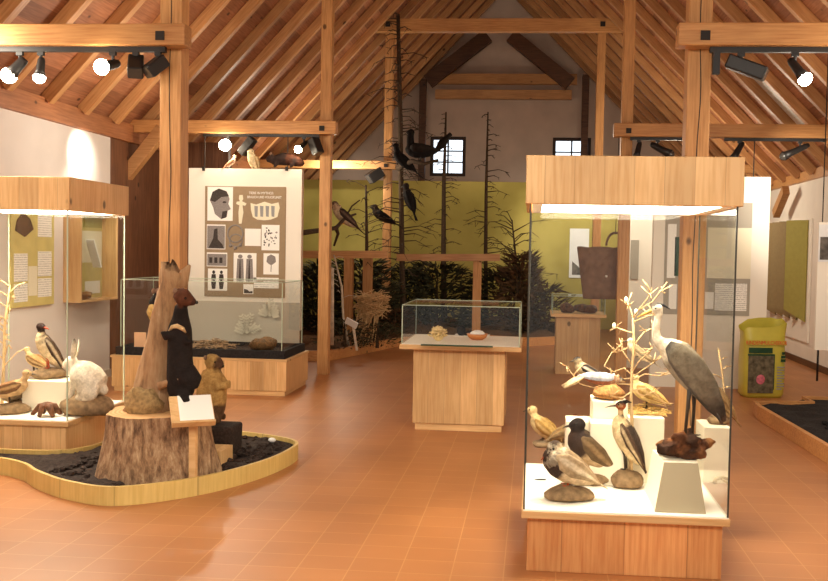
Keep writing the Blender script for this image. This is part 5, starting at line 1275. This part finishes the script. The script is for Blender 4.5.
# --- marmot
yq = 6.46; ox = P(213, 418, yq).x; mz = MZ
t = thing('stuffed_marmot', 'upright tan marmot on the block right of the stump', 'marmot', (ox, yq, mz))
def mm(px_, py_, dy=0): q = P(px_, py_, yq); return V((q.x-ox, dy, q.z-mz))
MT, MD = K(176, 140, 84), K(92, 68, 48); mb = MB()
bot = mm(212, 419); bot.z = .0
mb.loft([bot+V((0, 0, .01)), mm(211, 410), mm(211, 398), mm(212, 386), mm(212, 376), mm(212, 370)], [.06, .1, .108, .1, .082, .06], 20, col=lambda t_, a: MD if t_ < .4 else MT)
mb.loft([mm(206, 363), mm(209, 362), mm(214, 363), mm(219, 365), mm(222, 367)], [.03, .06, .065, .045, .025], 16, col=lambda t_, a: K(84, 60, 44) if t_ > .75 else K(170, 138, 84))
for s in (1, -1):
    mb.loft([mm(217, 378, s*.06), mm(221, 386, s*.075), mm(226, 384, s*.05), mm(227, 389, s*.04)], [.036, .032, .026, .018], 10, col=MT)
    mb.loft([mm(212, 412, s*.07), mm(218, 418, s*.075), mm(222, 419, s*.075)], [.05, .03, .02], 10, col=MD)
for v in mb.v: v.z = max(v.z, .002)
mb.rough(.006, 45, 1); body_part(t, mb, .009, it=3)
for s in (1, -1):
    part(t, 'ear', MB().ball(mm(207.5, 357, s*.045), (.014, .012, .017), 8), 'leather', True, world=False); part(t, 'eye', MB().ball(mm(217, 361.5, s*.046), .009, 8), 'eye', True, world=False)
part(t, 'nose', MB().ball(mm(222.5, 366), .014, 8), 'eye', True, world=False)
part(t, 'tail', MB().loft([mm(205, 412, .03), mm(198, 417, .08), mm(192, 418, .1)], [.035, .04, .02], 10, col=MD), 'pelt', True, world=False, vc=True)

# --- birds of the forest display
DK = K(30, 27, 27)
c = P(421, 162, 15.2)
solo('perch_branch', MB().tube([P(398, 168, 15.85), P(412, 161, 15.4), P(424, 164, 15.2), P(438, 160, 15.1)], .05, .02, 8), 'twig_dark', 'dark branch under the big perched black bird', 'branch', smooth=True)
bird('stuffed_capercaillie', 'large black bird with raised tail perched in front of the gable window', (c.x, 15.22, P(421, 161, 15.2).z), R(182), .52, 2, .06, None, 'stone', (-.04, .5), .11, .11, 1.25,
     back=DK, belly=DK, wing=K(38, 32, 28), band=K(44, 36, 32), tail=.7, tail_w=.2, tail_th=.14, tail_drop=-1.2, bill_len=.1)
c = P(404, 160, 15.4); bird('stuffed_capercaillie', 'black bird low on the branch close to the post', (c.x-.02, 15.55, c.z-.12), R(200), .45, 40, .03, None, 'stone', (.05, .3), .1, .1, 1.0, back=DK, belly=DK, wing=DK, tail=.5)
c = P(409, 196, 15.6); bird('stuffed_grouse', 'small black bird on the spruce right of the bird post', (c.x, 15.6, c.z-.16), R(150), .42, 65, .02, None, 'stone', (.05, .2), .13, .12, 1.0, back=DK, belly=K(44, 38, 34), wing=DK, tail=.45)
c = P(384, 213, 15.9); bird('stuffed_grouse', 'small dark bird clinging to the bird post', (c.x, 15.82, c.z-.16), R(190), .42, 30, .02, None, 'stone', (.05, .15), .13, .12, 1.0, back=DK, belly=K(52, 44, 36), wing=DK, tail=.5)
c = P(345, 210, 13.0); bird('stuffed_buzzard', 'brown bird of prey with pale belly beside the pine post', (c.x, 13.0, c.z-.2), R(200), .42, 40, .02, None, 'stone', (.1, .12), .14, .13, 1.05, back=K(80, 64, 56), belly=K(206, 188, 160), headc=K(110, 92, 82), wing=K(70, 58, 54), band=K(120, 100, 86), tail=.5, legm='bill_yellow')
c0 = P(333, 222, 12.95); solo('perch_branch', MB().tube([V((P(327, 235, 12.95).x, 11.28, P(327, 236, 12.95).z)), P(336, 228, 12.6), P(345, 218, 13.0), P(356, 214, 13.1)], .035, .015, 8).tube([P(345, 218, 13.0), P(352, 206, 13.0), P(360, 200, 13.0)], .016, .008, 6).tube([P(336, 228, 12.6), P(338, 234, 13), P(334, 246, 13.0)], .03, .015, 6), 'twig_dark', 'dark branch that carries the bird of prey', 'branch', smooth=True)
spotl((1.0, 17.2, 2.9), (.75, YG, 2.0), 170, 70, .9)
spotl((-2.6, 12.2, 3.1), (P(350, 214, YG).x, YG, 2.4), 420, 24, .9)
# --- on top of the poster panel
ztp = P(250, 168, YP).z
bird('stuffed_owl', 'pale owl standing on top of the poster panel', (P(252, 160, YP).x, YP+.05, ztp), R(250), .26, 55, .02, None, 'stone', (.02, .14), .16, .15, 1.1, back=K(214, 186, 140), belly=K(236, 216, 176), wing=K(196, 160, 112), band=K(226, 204, 160), tail=.2, bill_len=.07)
bird('stuffed_bird', 'small pinkish-white bird on top left of the poster panel', (P(229, 166, YP).x, YP+.05, ztp), R(30), .17, 40, .03, None, 'stone', (.05, .2), .13, .11, 1.0, back=K(226, 180, 146), belly=K(240, 214, 190), wing=K(206, 150, 116), tail=.35)
t = thing('stuffed_marmot', 'dark brown furry animal lying on top of the poster panel', 'marmot', (P(286, 162, YP).x, YP+.05, ztp))
mb = MB(); F = K(84, 50, 36); FD = K(52, 38, 34)
mb.loft([(.2, 0, .05), (.16, 0, .08), (.06, 0, .11), (-.05, 0, .12), (-.14, 0, .1), (-.19, 0, .08)], [.03, .06, .075, .08, .06, .04], 16, col=lambda t_, a: F if t_ < .5 else FD)
mb.loft([(-.16, 0, .1), (-.2, -.02, .12), (-.25, -.03, .1)], [.05, .055, .025], 12, col=FD)
for x in (-.1, .1): mb.loft([(x, -.04, .08), (x-.03, -.06, .03), (x-.05, -.06, .012)], [.03, .022, .012], 8, col=FD)
for v in mb.v: v.z = max(v.z, .002)
body_part(t, mb, .01); part(t, 'eye', MB().ball((-.23, -.055, .12), .01, 8), 'eye', True, world=False)
for s in (-.05, .02): part(t, 'ear', MB().ball((-.19, s, .175), (.015, .012, .02), 8), 'leather', True, world=False)

# ------------------------------------------------------------------ light
w = bpy.data.worlds.new('hall'); bpy.context.scene.world = w; w.use_nodes = True
bg = w.node_tree.nodes['Background']; bg.inputs[0].default_value = (1.0, .92, .82, 1); bg.inputs[1].default_value = .55
# added fill spots, unseen behind and above the viewer, to brighten the hall
for (x, y, tx, ty, tz, e) in ((-3.9, 1.5, -3.6, 5.0, 0, 130), (2.4, 1.5, 2.6, 5.0, 0, 100), (-.7, 1.2, -1.2, 6.0, 0, 130), (1.4, 1.0, .7, 5.5, .3, 60), (-1.5, 1.0, -2.4, 5.9, .8, 80)):
    spotl((x, y, 3.0), (tx, ty, tz), e, 110, .9, .15, (1, .91, .78))
def point(loc, e, r=.2, c=(1, .88, .7)):
    d = bpy.data.lights.new('fill_light', 'POINT'); d.energy = e; d.color = c; d.shadow_soft_size = r; o = bpy.data.objects.new('fill_light', d); C.objects.link(o); o.location = loc
for loc, e in (((-3.9, 6.0, 2.85), 40), ((2.6, 6.0, 2.85), 40), ((-3.6, 9.2, 2.7), 40), ((2.4, 9.0, 2.6), 25), ((-3.4, 15.7, 2.8), 60), ((2.2, 15.0, 2.6), 70), ((.3, 12.6, 2.9), 25), ((-.8, 18.4, 3.4), 12), ((-.7, 2.5, 3.0), 60)):  # fill points added along the bays for general brightness, no fixtures
    point(loc, e)
sc_ = bpy.context.scene
sc_.view_settings.view_transform = 'Standard'; sc_.view_settings.look = 'None'; sc_.view_settings.gamma = 1; sc_.view_settings.use_curve_mapping = False
sc_.view_settings.exposure = 0.45
